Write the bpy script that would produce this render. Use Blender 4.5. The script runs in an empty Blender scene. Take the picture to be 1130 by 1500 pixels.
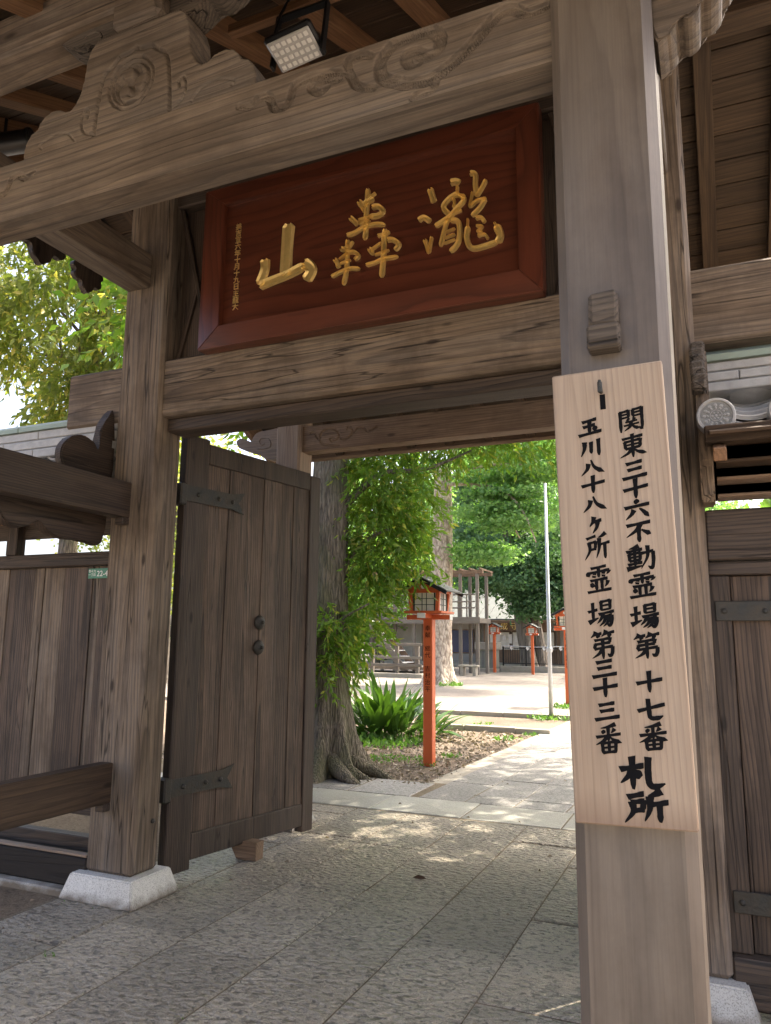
import bpy, bmesh, math, random
import numpy as np
from math import sin, cos, radians, pi
from mathutils import Vector, Matrix

random.seed(7); np.random.seed(7)
SC = bpy.context.scene; COL = SC.collection

# ------------------------------------------------------------ camera, world, sun, exposure
def setup_camera():
    f, yaw, pit, rol = 1105.0, radians(23.6), radians(9.6), radians(0.57)
    fw = Vector((-sin(yaw)*cos(pit), cos(yaw)*cos(pit), sin(pit)))
    rt = Vector((cos(yaw), sin(yaw), 0)); up = rt.cross(fw)
    r2 = rt*cos(rol) + up*sin(rol); u2 = -rt*sin(rol) + up*cos(rol)
    cam = bpy.data.cameras.new('camera'); o = bpy.data.objects.new('camera', cam); COL.objects.link(o)
    m = Matrix((r2, u2, -fw)).transposed().to_4x4(); m.translation = (0, 0, 1.5)
    o.matrix_world = m
    cam.sensor_fit = 'VERTICAL'; cam.sensor_height = 36; cam.sensor_width = 36; cam.lens = f/1500*36
    cam.clip_start = 0.05; cam.clip_end = 2000
    SC.camera = o
setup_camera()
SUN_AZ, SUN_EL = radians(38), radians(58)      # azimuth from +Y towards +X
w = bpy.data.worlds.new('World'); SC.world = w; w.use_nodes = True
nt = w.node_tree; nt.nodes.clear()
sky = nt.nodes.new('ShaderNodeTexSky'); sky.sky_type = 'NISHITA'; sky.sun_disc = False
sky.sun_elevation = SUN_EL; sky.sun_rotation = SUN_AZ; sky.air_density = 0.7; sky.dust_density = 7.0; sky.ozone_density = 0.4
bg = nt.nodes.new('ShaderNodeBackground'); bg.inputs['Strength'].default_value = 0.15
wo = nt.nodes.new('ShaderNodeOutputWorld'); nt.links.new(sky.outputs[0], bg.inputs[0]); nt.links.new(bg.outputs[0], wo.inputs[0])
sl = bpy.data.lights.new('sun', 'SUN'); sl.energy = 2.3; sl.angle = radians(0.5); sl.color = (1, .93, .82)
so = bpy.data.objects.new('sun', sl); COL.objects.link(so)
sd = Vector((sin(SUN_AZ)*cos(SUN_EL), cos(SUN_AZ)*cos(SUN_EL), sin(SUN_EL)))
so.rotation_euler = (-sd).to_track_quat('-Z', 'Y').to_euler(); so.location = (10, 10, 30)
vs = SC.view_settings; vs.view_transform = 'Standard'; vs.look = 'None'; vs.exposure = 2.4; vs.gamma = 1; vs.use_curve_mapping = False
vs.use_white_balance = True; vs.white_balance_temperature = 6950; vs.white_balance_tint = 10
SC.cycles.max_bounces = 8; SC.cycles.diffuse_bounces = 5; SC.cycles.transparent_max_bounces = 8
SC.cycles.use_denoising = True

# ------------------------------------------------------------ materials
def mat_new(name):
    m = bpy.data.materials.new(name); m.use_nodes = True
    n = m.node_tree.nodes; n.clear()
    out = n.new('ShaderNodeOutputMaterial'); b = n.new('ShaderNodeBsdfPrincipled')
    m.node_tree.links.new(b.outputs[0], out.inputs[0])
    return m, m.node_tree, b
class NT:
    def __init__(s, t): s.t = t
    def n(s, typ, ins=None, **kw):
        x = s.t.nodes.new(typ)
        for k, v in kw.items(): setattr(x, k, v)
        for k, v in (ins or {}).items():
            if hasattr(v, 'default_value') or hasattr(v, 'is_linked'): s.t.links.new(v, x.inputs[k])
            else: x.inputs[k].default_value = v
        return x
    def ramp(s, fac, stops):
        r = s.n('ShaderNodeValToRGB', {0: fac}); e = r.color_ramp.elements
        e[0].position, e[1].position = stops[0][0], stops[-1][0]
        for p, c in stops[1:-1]: e.new(p)
        for el, (p, c) in zip(sorted(e, key=lambda q: q.position), stops):
            el.color = (c, c, c, 1) if not isinstance(c, tuple) else (*c[:3], 1)
        return r.outputs[0]
    def mix(s, f, a, b, bt='MIX'):
        x = s.n('ShaderNodeMix', data_type='RGBA', blend_type=bt)
        for i, v in ((0, f), (6, a), (7, b)):
            if isinstance(v, tuple): x.inputs[i].default_value = (*v[:3], 1)
            elif isinstance(v, (int, float)): x.inputs[i].default_value = v
            else: s.t.links.new(v, x.inputs[i])
        return x.outputs[2]
    def math(s, op, a, b=0.0, clamp=False):
        x = s.n('ShaderNodeMath', operation=op, use_clamp=clamp)
        for i, v in ((0, a), (1, b)):
            if isinstance(v, (int, float)): x.inputs[i].default_value = v
            else: s.t.links.new(v, x.inputs[i])
        return x.outputs[0]
_wc = {}
WOOD = {  # light, dark, ring spacing, grey share, roughness, distort, ring strength, crack strength
 'new':   ((.155,.127,.104), (.074,.058,.048), .034, .30, .42, 2.6, .45, .03),
 'old':   ((.250,.182,.124), (.050,.035,.025), .021, .40, .75, 7, .68, .9),
 'beam':  ((.190,.142,.102), (.052,.039,.030), .030, .40, .70, 10, .72, .30),
 'soft':  ((.30,.200,.130), (.12,.072,.045), .018, .12, .70, 7, .65, .35),
 'rafter':((.28,.150,.075), (.12,.058,.028), .018, .10, .65, 5, .5, .2),
 'deck':  ((.085,.052,.030), (.027,.017,.011), .024, .10, .75, 7, .6, .4),
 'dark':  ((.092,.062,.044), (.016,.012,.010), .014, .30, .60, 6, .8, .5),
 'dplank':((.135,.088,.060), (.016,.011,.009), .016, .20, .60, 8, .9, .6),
 'board': ((.34,.262,.192), (.22,.160,.115), .012, .12, .62, 2, .45, .05),
 'pale':  ((.42,.31,.23), (.24,.165,.12), .018, .3, .7, 5, .5, .25),
 'weather':((.13,.100,.075), (.025,.019,.014), .012, .5, .9, 7, .75, 1.0),
 'black': ((.030,.023,.020), (.010,.008,.008), .018, .2, .6, 6, .6, .3),
 'far':   ((.24,.205,.17), (.14,.115,.09), .03, .4, .8, 4, .4, .1),
 'lacquer':((.118,.033,.018), (.045,.013,.008), .055, .0, .30, 26, .65, 0.0),
}
def wood(tone, ax):
    key = (tone, ax)
    if key in _wc: return _wc[key]
    L, D, sp, grey, ro, dist, rs, cr = WOOD[tone]
    m, t, b = mat_new('wood_%s_%s' % (tone, 'xyz'[ax])); g = NT(t)
    tc = g.n('ShaderNodeTexCoord').outputs['Object']
    rnd = g.n('ShaderNodeObjectInfo').outputs['Random']
    off = g.n('ShaderNodeCombineXYZ')
    for i in range(3):
        k = g.math('MULTIPLY', rnd, 43.0 if i == ax else (.31, .17, .23)[i])
        t.links.new(g.math('ADD', k, 0 if i == ax else .05), off.inputs[i])
    v = g.n('ShaderNodeVectorMath', {0: tc, 1: off.outputs[0]}, operation='ADD').outputs[0]
    # growth rings round a wandering pith: distance from a tilted, noise-bent axis
    o_ax = [i for i in range(3) if i != ax]
    sc1 = [3.2, 3.2, 3.2]; sc1[ax] = .62
    n1 = g.n('ShaderNodeTexNoise', {'Vector': g.n('ShaderNodeMapping', {0: v, 3: tuple(sc1)}).outputs[0], 'Scale': 1.0, 'Detail': 2.0, 'Roughness': .45}).outputs['Color']
    sc1b = [22.0]*3; sc1b[ax] = 3.0
    n2 = g.n('ShaderNodeTexNoise', {'Vector': g.n('ShaderNodeMapping', {0: v, 3: tuple(sc1b)}).outputs[0], 'Scale': 1.0, 'Detail': 3.0, 'Roughness': .5}).outputs['Color']
    dsp = g.n('ShaderNodeVectorMath', {0: g.n('ShaderNodeVectorMath', {0: n1, 1: (.5, .5, .5)}, operation='SUBTRACT').outputs[0], 'Scale': dist*.013}, operation='SCALE').outputs[0]
    dsp2 = g.n('ShaderNodeVectorMath', {0: g.n('ShaderNodeVectorMath', {0: n2, 1: (.5, .5, .5)}, operation='SUBTRACT').outputs[0], 'Scale': sp*.55}, operation='SCALE').outputs[0]
    pv_ = g.n('ShaderNodeVectorMath', {0: g.n('ShaderNodeVectorMath', {0: tc, 1: dsp}, operation='ADD').outputs[0], 1: dsp2}, operation='ADD').outputs[0]
    sx_ = g.n('ShaderNodeSeparateXYZ', {0: pv_}).outputs
    uu = g.math('ADD', g.math('ADD', sx_[o_ax[0]], g.math('MULTIPLY', sx_[ax], .022)), g.math('SUBTRACT', g.math('MULTIPLY', rnd, .16), .06))
    vv = g.math('ADD', g.math('ADD', sx_[o_ax[1]], g.math('MULTIPLY', sx_[ax], -.016)), g.math('SUBTRACT', .07, g.math('MULTIPLY', rnd, .11)))
    rr = g.math('SQRT', g.math('ADD', g.math('MULTIPLY', uu, uu), g.math('MULTIPLY', vv, vv)))
    wv = g.math('FRACT', g.math('DIVIDE', rr, sp))
    sc2 = [150, 150, 150]; sc2[ax] = 3.5
    fib = g.n('ShaderNodeTexNoise', {'Vector': g.n('ShaderNodeMapping', {0: v, 3: tuple(sc2)}).outputs[0], 'Scale': 1.0, 'Detail': 4.0, 'Roughness': .65}).outputs['Fac']
    sc3 = [34, 34, 34]; sc3[ax] = .7
    crk = g.n('ShaderNodeTexNoise', {'Vector': g.n('ShaderNodeMapping', {0: v, 3: tuple(sc3)}).outputs[0], 'Scale': 1.0, 'Detail': 5.0, 'Roughness': .6}).outputs['Fac']
    sc4 = [5.0]*3; sc4[ax] = 1.1
    blo = g.n('ShaderNodeTexNoise', {'Vector': g.n('ShaderNodeMapping', {0: v, 3: tuple(sc4)}).outputs[0], 'Scale': 1.0, 'Detail': 4.0, 'Roughness': .6}).outputs['Fac']
    ring = g.ramp(wv, [(0, .15), (.12, 0.0), (.50, .12), (.80, .62), (.93, 1.0), (1, .25)])
    ringf = g.math('MULTIPLY', ring, rs)
    c = g.mix(ringf, L, D)
    gr = sum(L)/3*1.02
    c = g.mix(g.math('MULTIPLY', g.ramp(blo, [(.35, 0.0), (.68, 1.0)]), grey), c, (gr*.92, gr*.90, gr*.89))
    c = g.mix(g.math('MULTIPLY', g.ramp(blo, [(.30, 1.0), (.52, 0.0)]), .45), c, D)
    c = g.mix(g.math('MULTIPLY', g.ramp(fib, [(.28, .8), (.60, 0.0)]), {'new': .35, 'board': .4, 'lacquer': .3}.get(tone, 1.0)), c, g.mix(.55, c, (0, 0, 0)))
    crf = g.math('MULTIPLY', g.ramp(crk, [(.31, 1.0), (.37, 0.0)]), cr*.75)
    c = g.mix(crf, c, (D[0]*.3, D[1]*.3, D[2]*.3))
    if tone in ('old', 'beam', 'dplank', 'dark', 'deck', 'weather'):
        sc6 = [17.0]*3; sc6[ax] = .9
        stk = g.n('ShaderNodeTexNoise', {'Vector': g.n('ShaderNodeMapping', {0: v, 3: tuple(sc6)}).outputs[0], 'Scale': 1.0, 'Detail': 4.0, 'Roughness': .65}).outputs['Fac']
        c = g.mix(g.math('MULTIPLY', g.ramp(stk, [(.50, 0.0), (.66, 1.0)]), .55), c, D)
        c = g.mix(g.math('MULTIPLY', g.ramp(stk, [(.30, 1.0), (.44, 0.0)]), .35), c, tuple(min(1, q*1.35) for q in L))
    if tone in ('old', 'beam', 'dplank', 'dark', 'weather', 'soft'):   # long drying cracks
        sc7 = [7.0]*3; sc7[ax] = .35
        lc = g.n('ShaderNodeTexNoise', {'Vector': g.n('ShaderNodeMapping', {0: v, 3: tuple(sc7)}).outputs[0], 'Scale': 1.0, 'Detail': 3.0, 'Roughness': .5}).outputs['Fac']
        lcf = g.ramp(g.math('ABSOLUTE', g.math('SUBTRACT', lc, .545)), [(.0025, 1.0), (.006, 0.0)])
        crf = g.math('MAXIMUM', crf, g.math('MULTIPLY', lcf, {'old': .85, 'weather': 1.0, 'beam': .3}.get(tone, .55)))
        c = g.mix(crf, c, (D[0]*.25, D[1]*.25, D[2]*.25))
    # knots
    if tone in ('old', 'deck', 'dark', 'soft', 'rafter', 'weather'):
        sc5 = [6.0]*3; sc5[ax] = 2.2
        vo = g.n('ShaderNodeTexVoronoi', {'Vector': g.n('ShaderNodeMapping', {0: v, 3: tuple(sc5)}).outputs[0], 'Scale': 1.0}).outputs['Distance']
        c = g.mix(g.ramp(vo, [(.05, .85), (.11, 0.0)]), c, (D[0]*.4, D[1]*.35, D[2]*.35))
    if tone in ('old', 'beam', 'new', 'dplank', 'soft', 'pale'):      # broad water stains and handling grime
        sn = g.n('ShaderNodeTexNoise', {'Vector': g.n('ShaderNodeMapping', {0: v, 3: (2.6, 2.6, 1.7)}).outputs[0], 'Scale': 1.0, 'Detail': 7.0, 'Roughness': .68}).outputs['Fac']
        c = g.mix(g.math('MULTIPLY', g.ramp(sn, [(.46, 0.0), (.62, 1.0)]), .42 if tone != 'new' else .30), c, tuple(q*.42 for q in D) if tone == 'new' else D)
    if tone == 'board':     # water stain creeping up from the lower end, greyed edges
        zz = g.n('ShaderNodeSeparateXYZ', {0: tc}).outputs
        stn = g.math('ADD', g.math('ADD', zz[2], .5), g.math('MULTIPLY', blo, .09))
        c = g.mix(g.math('MULTIPLY', g.ramp(stn, [(.05, 1.0), (.11, 0.0)]), .6), c, (.15, .095, .068))
        ed = g.math('ADD', g.math('ABSOLUTE', zz[0]), g.math('MULTIPLY', blo, .03))
        c = g.mix(g.math('MULTIPLY', g.ramp(ed, [(.118, 0.0), (.138, 1.0)]), .35), c, (.20, .14, .10))
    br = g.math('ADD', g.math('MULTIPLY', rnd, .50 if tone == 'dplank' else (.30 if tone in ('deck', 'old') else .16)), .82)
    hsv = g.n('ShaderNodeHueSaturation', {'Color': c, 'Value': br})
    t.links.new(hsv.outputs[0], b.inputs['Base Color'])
    b.inputs['Roughness'].default_value = ro
    b.inputs['Specular IOR Level'].default_value = .35
    if tone == 'lacquer':
        b.inputs['Coat Weight'].default_value = .35; b.inputs['Coat Roughness'].default_value = .25
    h = g.math('ADD', g.math('MULTIPLY', ring, -.5), g.math('MULTIPLY', fib, .7))
    h = g.math('SUBTRACT', h, g.math('MULTIPLY', crf, 2.5))
    bs = {'new': .25, 'board': .25, 'lacquer': .05, 'far': .2}.get(tone, .75)
    bp = g.n('ShaderNodeBump', {'Height': h, 'Strength': bs, 'Distance': .0022})
    t.links.new(bp.outputs[0], b.inputs['Normal'])
    _wc[key] = m
    return m

def simple(name, col, rough=.6, metal=0.0, noise=0.0, nscale=8.0, bump=0.0, bscale=40.0, spec=.5, dark=None, coat=0.0):
    m, t, b = mat_new(name); g = NT(t)
    b.inputs['Roughness'].default_value = rough; b.inputs['Metallic'].default_value = metal
    b.inputs['Specular IOR Level'].default_value = spec; b.inputs['Coat Weight'].default_value = coat
    tc = g.n('ShaderNodeTexCoord').outputs['Object']
    if noise:
        nz = g.n('ShaderNodeTexNoise', {'Vector': tc, 'Scale': nscale, 'Detail': 6.0, 'Roughness': .62}).outputs['Fac']
        d = dark or tuple(x*.45 for x in col)
        c = g.mix(g.math('MULTIPLY', g.ramp(nz, [(.32, 1.0), (.68, 0.0)]), noise), col, d)
        t.links.new(c, b.inputs['Base Color'])
    else: b.inputs['Base Color'].default_value = (*col, 1)
    if bump:
        nb = g.n('ShaderNodeTexNoise', {'Vector': tc, 'Scale': bscale, 'Detail': 5.0, 'Roughness': .6}).outputs['Fac']
        t.links.new(g.n('ShaderNodeBump', {'Height': nb, 'Strength': bump, 'Distance': .01}).outputs[0], b.inputs['Normal'])
    return m

def stone_mat(name, c1, c2, rough, chis, sc=1.0, spec=.5):
    """hewn granite: chisel marks as relief, mineral specks, stains"""
    m, t, b = mat_new(name); g = NT(t)
    geo = g.n('ShaderNodeNewGeometry').outputs['Position']
    rnd = g.n('ShaderNodeObjectInfo').outputs['Random']
    o = g.n('ShaderNodeCombineXYZ'); t.links.new(g.math('MULTIPLY', rnd, 30.0), o.inputs[0]); t.links.new(g.math('MULTIPLY', rnd, 17.0), o.inputs[1])
    v = g.n('ShaderNodeVectorMath', {0: geo, 1: o.outputs[0]}, operation='ADD').outputs[0]
    big = g.n('ShaderNodeTexNoise', {'Vector': v, 'Scale': 2.2, 'Detail': 5.0, 'Roughness': .6}).outputs['Fac']
    spk = g.n('ShaderNodeTexNoise', {'Vector': v, 'Scale': 170.0, 'Detail': 3.0, 'Roughness': .7}).outputs['Fac']
    mp = g.n('ShaderNodeMapping', {0: v, 3: (.8, 1.25, 1.0)}).outputs[0]
    ch = g.n('ShaderNodeTexNoise', {'Vector': mp, 'Scale': 30.0*sc, 'Detail': 4.0, 'Roughness': .62, 'Distortion': .8}).outputs['Fac']
    ch2 = g.n('ShaderNodeTexVoronoi', {'Vector': mp, 'Scale': 34.0*sc, 'Randomness': 1.0}, feature='SMOOTH_F1').outputs['Distance']
    hh = g.math('ADD', g.math('MULTIPLY', ch, 1.0), g.math('MULTIPLY', ch2, .9))
    hh = g.math('ADD', hh, g.math('MULTIPLY', g.n('ShaderNodeTexNoise', {'Vector': v, 'Scale': 95.0, 'Detail': 3.0, 'Roughness': .7}).outputs['Fac'], .35))
    c = g.mix(g.ramp(big, [(.33, 0.0), (.68, 1.0)]), c1, c2)
    c = g.mix(g.ramp(spk, [(.36, .55), (.5, 0.0)]), c, (.06, .055, .05))
    c = g.mix(g.ramp(spk, [(.56, 0.0), (.7, .55)]), c, (.62, .60, .57))
    if chis > .4: c = g.mix(g.ramp(ch, [(.38, .85), (.50, 0.0)]), c, tuple(x*.26 for x in c2))  # shade of the chisel hollows put into the colour as well
    hv = g.n('ShaderNodeHueSaturation', {'Color': c, 'Value': g.math('ADD', g.math('MULTIPLY', rnd, .34), .82)})
    t.links.new(hv.outputs[0], b.inputs['Base Color'])
    b.inputs['Roughness'].default_value = rough; b.inputs['Specular IOR Level'].default_value = spec
    t.links.new(g.n('ShaderNodeBump', {'Height': hh, 'Strength': min(1, chis), 'Distance': .012*max(1, chis)}).outputs[0], b.inputs['Normal'])
    return m

def leaf_mat(name, c1, c2, trans=.45, rough=.45, c3=None):
    m, t, b = mat_new(name); g = NT(t)
    isl = g.n('ShaderNodeNewGeometry').outputs['Random Per Island']
    geo = g.n('ShaderNodeNewGeometry').outputs['Position']
    big = g.n('ShaderNodeTexNoise', {'Vector': geo, 'Scale': 1.3, 'Detail': 3.0}).outputs['Fac']
    f = g.math('ADD', g.math('MULTIPLY', isl, .6), g.math('MULTIPLY', g.ramp(big, [(.35, 0.0), (.65, 1.0)]), .4))
    c = g.mix(f, c1, c2)
    if c3: c = g.mix(g.ramp(isl, [(.82, 0.0), (.92, 1.0)]), c, c3)
    t.links.new(c, b.inputs['Base Color']); b.inputs['Roughness'].default_value = rough
    b.inputs['Specular IOR Level'].default_value = .5
    tr = g.n('ShaderNodeBsdfTranslucent', {'Color': g.mix(1.0, c, (1.25, 1.35, .55), 'MULTIPLY')})
    mx = g.n('ShaderNodeMixShader', {0: trans}); t.links.new(b.outputs[0], mx.inputs[1]); t.links.new(tr.outputs[0], mx.inputs[2])
    out = [x for x in t.nodes if x.type == 'OUTPUT_MATERIAL'][0]; t.links.new(mx.outputs[0], out.inputs[0])
    return m

def bark_mat(name, c1, c2, sx=22, sz=3.2, strength=1.0, moss=None):
    m, t, b = mat_new(name); g = NT(t)
    tc = g.n('ShaderNodeTexCoord').outputs['Object']
    mp = g.n('ShaderNodeMapping', {0: tc, 3: (sx, sx, sz)}).outputs[0]
    a = g.n('ShaderNodeTexNoise', {'Vector': mp, 'Scale': 1.0, 'Detail': 6.0, 'Roughness': .65, 'Distortion': .6}).outputs['Fac']
    vo = g.n('ShaderNodeTexVoronoi', {'Vector': mp, 'Scale': .8}, feature='DISTANCE_TO_EDGE').outputs['Distance']
    big = g.n('ShaderNodeTexNoise', {'Vector': tc, 'Scale': 2.5, 'Detail': 4.0}).outputs['Fac']
    c = g.mix(g.ramp(a, [(.36, 1.0), (.58, 0.0)]), c1, c2)
    c = g.mix(g.ramp(vo, [(.0, .5), (.10, 0.0)]), c, tuple(x*.6 for x in c2))
    if moss: c = g.mix(g.math('MULTIPLY', g.ramp(big, [(.42, 0.0), (.62, 1.0)]), .7), c, moss)
    t.links.new(c, b.inputs['Base Color']); b.inputs['Roughness'].default_value = .9
    h = g.math('ADD', a, g.ramp(vo, [(0, 0.0), (.25, .6)]))
    t.links.new(g.n('ShaderNodeBump', {'Height': h, 'Strength': strength, 'Distance': .03}).outputs[0], b.inputs['Normal'])
    return m

def soil_mat(name, c1, c2, litter):
    m, t, b = mat_new(name); g = NT(t)
    p = g.n('ShaderNodeNewGeometry').outputs['Position']
    a = g.n('ShaderNodeTexNoise', {'Vector': p, 'Scale': .9, 'Detail': 6.0, 'Roughness': .65}).outputs['Fac']
    f = g.n('ShaderNodeTexNoise', {'Vector': p, 'Scale': 45.0, 'Detail': 5.0, 'Roughness': .7}).outputs['Fac']
    c = g.mix(g.ramp(a, [(.35, 0.0), (.65, 1.0)]), c1, c2)
    c = g.mix(g.ramp(f, [(.36, .6), (.5, 0.0)]), c, tuple(x*.4 for x in c2))
    if litter:
        vo = g.n('ShaderNodeTexVoronoi', {'Vector': p, 'Scale': 26.0})
        c = g.mix(g.math('MULTIPLY', g.ramp(vo.outputs['Distance'], [(.2, 1.0), (.3, 0.0)]), litter), c, (.42, .33, .25))
    t.links.new(c, b.inputs['Base Color']); b.inputs['Roughness'].default_value = .95; b.inputs['Specular IOR Level'].default_value = .2
    t.links.new(g.n('ShaderNodeBump', {'Height': f, 'Strength': .8, 'Distance': .02}).outputs[0], b.inputs['Normal'])
    return m

M = {}
M['iron'] = simple('blackened_iron', (.034, .038, .038), .55, .5, .8, 14, .4, 60, dark=(.065, .052, .038))
M['gold'] = simple('gold_leaf', (.90, .68, .28), .42, .75, .3, 30, .2, 70, dark=(.55, .38, .13))
M['ink'] = simple('sumi_ink', (.006, .006, .007), .9, spec=.08)
def dirt_foot(m):
    t = m.node_tree; g = NT(t); b = [x for x in t.nodes if x.type == 'BSDF_PRINCIPLED'][0]
    src = b.inputs['Base Color'].links[0].from_socket
    p = g.n('ShaderNodeNewGeometry').outputs['Position']; z = g.n('ShaderNodeSeparateXYZ', {0: p}).outputs[2]
    nz = g.n('ShaderNodeTexNoise', {'Vector': p, 'Scale': 14.0, 'Detail': 5.0}).outputs['Fac']
    f = g.ramp(g.math('SUBTRACT', z, g.math('MULTIPLY', g.math('SUBTRACT', nz, .5), .10)), [(.0, .9), (.06, 0.0)])
    t.links.new(g.mix(f, src, (.13, .10, .07)), b.inputs['Base Color'])
    return m
M['granite'] = stone_mat('pale_granite', (.60, .59, .56), (.50, .49, .45), .7, .12)
dirt_foot(M['granite'])
M['slab'] = stone_mat('hewn_floor_stone', (.62, .54, .43), (.46, .395, .305), .38, 5.0, 1.0, .75)
M['smooth'] = stone_mat('smooth_strip_stone', (.36, .355, .31), (.29, .28, .24), .6, .3)
M['paver'] = stone_mat('path_paver', (.30, .285, .265), (.23, .22, .205), .6, .5, 1.4)
M['mortar'] = soil_mat('mortar', (.27, .225, .165), (.18, .145, .10), 0)
M['soil'] = soil_mat('soil', (.20, .16, .125), (.135, .105, .08), .3)
M['soil_dark'] = soil_mat('damp_soil', (.27, .21, .15), (.14, .105, .075), .2)
M['plaza'] = soil_mat('plaza_gravel', (.27, .245, .215), (.19, .17, .15), 0)
M['asphalt'] = soil_mat('street_asphalt', (.36, .335, .30), (.30, .28, .25), 0)
M['tile'] = simple('kawara_tile', (.30, .31, .31), .45, 0, .75, 9, .4, 50, dark=(.13, .125, .115))
M['tile_lt'] = simple('kawara_tile_face', (.42, .42, .42), .5, 0, .5, 14, .3, 70, dark=(.2, .2, .19))
M['copper'] = simple('verdigris_copper', (.26, .33, .28), .5, .1, .6, 7, .15, 30, dark=(.19, .22, .18))
M['blackpaint'] = simple('black_metal', (.012, .012, .013), .4, .3)
M['alu'] = simple('floodlight_fins', (.35, .33, .28), .4, .7, .3, 30)
M['lens'] = simple('led_lens', (.55, .53, .50), .15, .2)
M['vermil'] = simple('vermilion_paint', (.60, .125, .035), .5, 0, .35, 5, .12, 60, dark=(.42, .07, .02))
M['white'] = simple('white_paint', (.78, .76, .72), .6, 0, .15, 9)
M['paper'] = simple('lantern_panel', (.70, .68, .61), .5, 0, .15, 6)
M['darkgreen'] = simple('dark_muntin', (.02, .045, .035), .5)
M['slate'] = simple('lantern_roofing', (.20, .21, .195), .7, 0, .6, 12, .5, 60)
M['plate_green'] = simple('address_plate_enamel', (.05, .20, .125), .35, 0, .2, 10)
M['steel'] = simple('galvanised_steel', (.55, .57, .60), .4, .5, .3, 6)
M['farroof'] = simple('far_roof_metal', (.13, .145, .15), .5, 0, .4, .8)
M['farwall'] = simple('far_plaster', (.34, .32, .29), .8, 0, .3, 1.2)
M['farwood'] = simple('far_timber', (.20, .13, .085), .8, 0, .5, 3)
M['navy'] = simple('navy_glass', (.02, .035, .10), .2)
M['counter'] = simple('grey_green_cabinet', (.26, .27, .22), .6, 0, .4, 3)
M['concrete'] = simple('kerb_concrete', (.34, .315, .27), .85, 0, .6, 6, .5, 40, dark=(.24, .21, .16))
M['bark'] = bark_mat('oak_bark', (.27, .225, .17), (.075, .06, .045), 38, 5.0, 1.0, (.12, .12, .06))
M['bark_pale'] = bark_mat('pale_flaking_bark', (.55, .47, .38), (.22, .17, .13), 9, 4.0, .8)
M['bark_far'] = bark_mat('cedar_bark', (.20, .17, .14), (.09, .075, .06), 10, .8, .8)
M['leaf'] = leaf_mat('evergreen_leaf', (.095, .20, .035), (.22, .34, .065), .6, .33, (.38, .38, .10))
M['leaf_top'] = leaf_mat('sunlit_evergreen_leaf', (.14, .19, .055), (.28, .32, .10), .6, .4, (.50, .44, .16))  # brightness of the backlit crown put into the leaf colours
M['leaf_dark'] = leaf_mat('cedar_needle', (.06, .15, .075), (.13, .24, .11), .38, .6)
M['leaf_bright'] = leaf_mat('maple_leaf', (.13, .28, .11), (.23, .38, .16), .55, .5)
M['leaf_far'] = leaf_mat('far_leaf', (.11, .24, .065), (.23, .37, .115), .52, .5)
M['blade'] = leaf_mat('aspidistra_blade', (.035, .095, .018), (.085, .17, .030), .3, .26, (.30, .36, .08))
M['weed'] = leaf_mat('weed_leaf', (.07, .17, .03), (.14, .27, .06), .4, .5)
M['litter'] = leaf_mat('dry_leaf', (.20, .15, .11), (.34, .29, .24), .1, .7)

# ------------------------------------------------------------ object helpers
ORG = {}   # parent name -> world origin for un-rotated parents
def link(o, parent=None, loc=None):
    COL.objects.link(o)
    if parent is not None:
        o.parent = parent
    return o
def tag(o, label=None, cat=None, group=None, kind=None):
    if label: o['label'] = label
    if cat: o['category'] = cat
    if group: o['group'] = group
    if kind: o['kind'] = kind
    return o
def thing(name, label, cat, loc=(0, 0, 0), group=None, rz=0):
    o = bpy.data.objects.new(name, None); COL.objects.link(o); o.empty_display_size = .2
    o.location = loc; o.rotation_euler = (0, 0, rz)
    ORG[o.name] = Vector(loc)
    return tag(o, label, cat, group)
def place(name, me, m, parent, loc, rot=(0, 0, 0), local=False, label=None, kind=None):
    """loc in world coords unless local; parents are unrotated unless local is used"""
    o = bpy.data.objects.new(name, me); COL.objects.link(o)
    if m is not None and not me.materials: me.materials.append(m)
    base = Vector((0, 0, 0))
    if parent is not None:
        o.parent = parent
        if not local: base = ORG[parent.name]
    o.location = Vector(loc) - base; o.rotation_euler = rot
    ORG[o.name] = Vector(loc)
    if label: o['label'] = label
    if kind: o['kind'] = kind
    return o
def to_mesh(bm, name='mesh', smooth=False):
    me = bpy.data.meshes.new(name); bmesh.ops.recalc_face_normals(bm, faces=bm.faces); bm.to_mesh(me); bm.free()
    if smooth:
        for p in me.polygons: p.use_smooth = True
    return me
def box_bm(sx, sy, sz, bev=.004, bm=None, at=(0, 0, 0)):
    own = bm is None
    b2 = bmesh.new()
    r = bmesh.ops.create_cube(b2, size=1)
    for v in b2.verts: v.co = Vector((v.co.x*sx, v.co.y*sy, v.co.z*sz))
    if bev > 0:
        bmesh.ops.bevel(b2, geom=list(b2.edges), offset=min(bev, min(sx, sy, sz)*.35), segments=1, affect='EDGES')
    for v in b2.verts: v.co += Vector(at)
    if own: return b2
    tmp = bpy.data.meshes.new('tmp'); b2.to_mesh(tmp); b2.free(); bm.from_mesh(tmp); bpy.data.meshes.remove(tmp)
    return bm
def box(name, x0, x1, y0, y1, z0, z1, tone, parent=None, bev=.006, rot=(0, 0, 0), local=False, label=None, mat=None, axis=None):
    s = (abs(x1-x0), abs(y1-y0), abs(z1-z0)); c = ((x0+x1)/2, (y0+y1)/2, (z0+z1)/2)
    me = to_mesh(box_bm(*s, bev=bev), name)
    ax = axis if axis is not None else s.index(max(s))
    return place(name, me, mat or wood(tone, ax), parent, c, rot, local, label)
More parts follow.
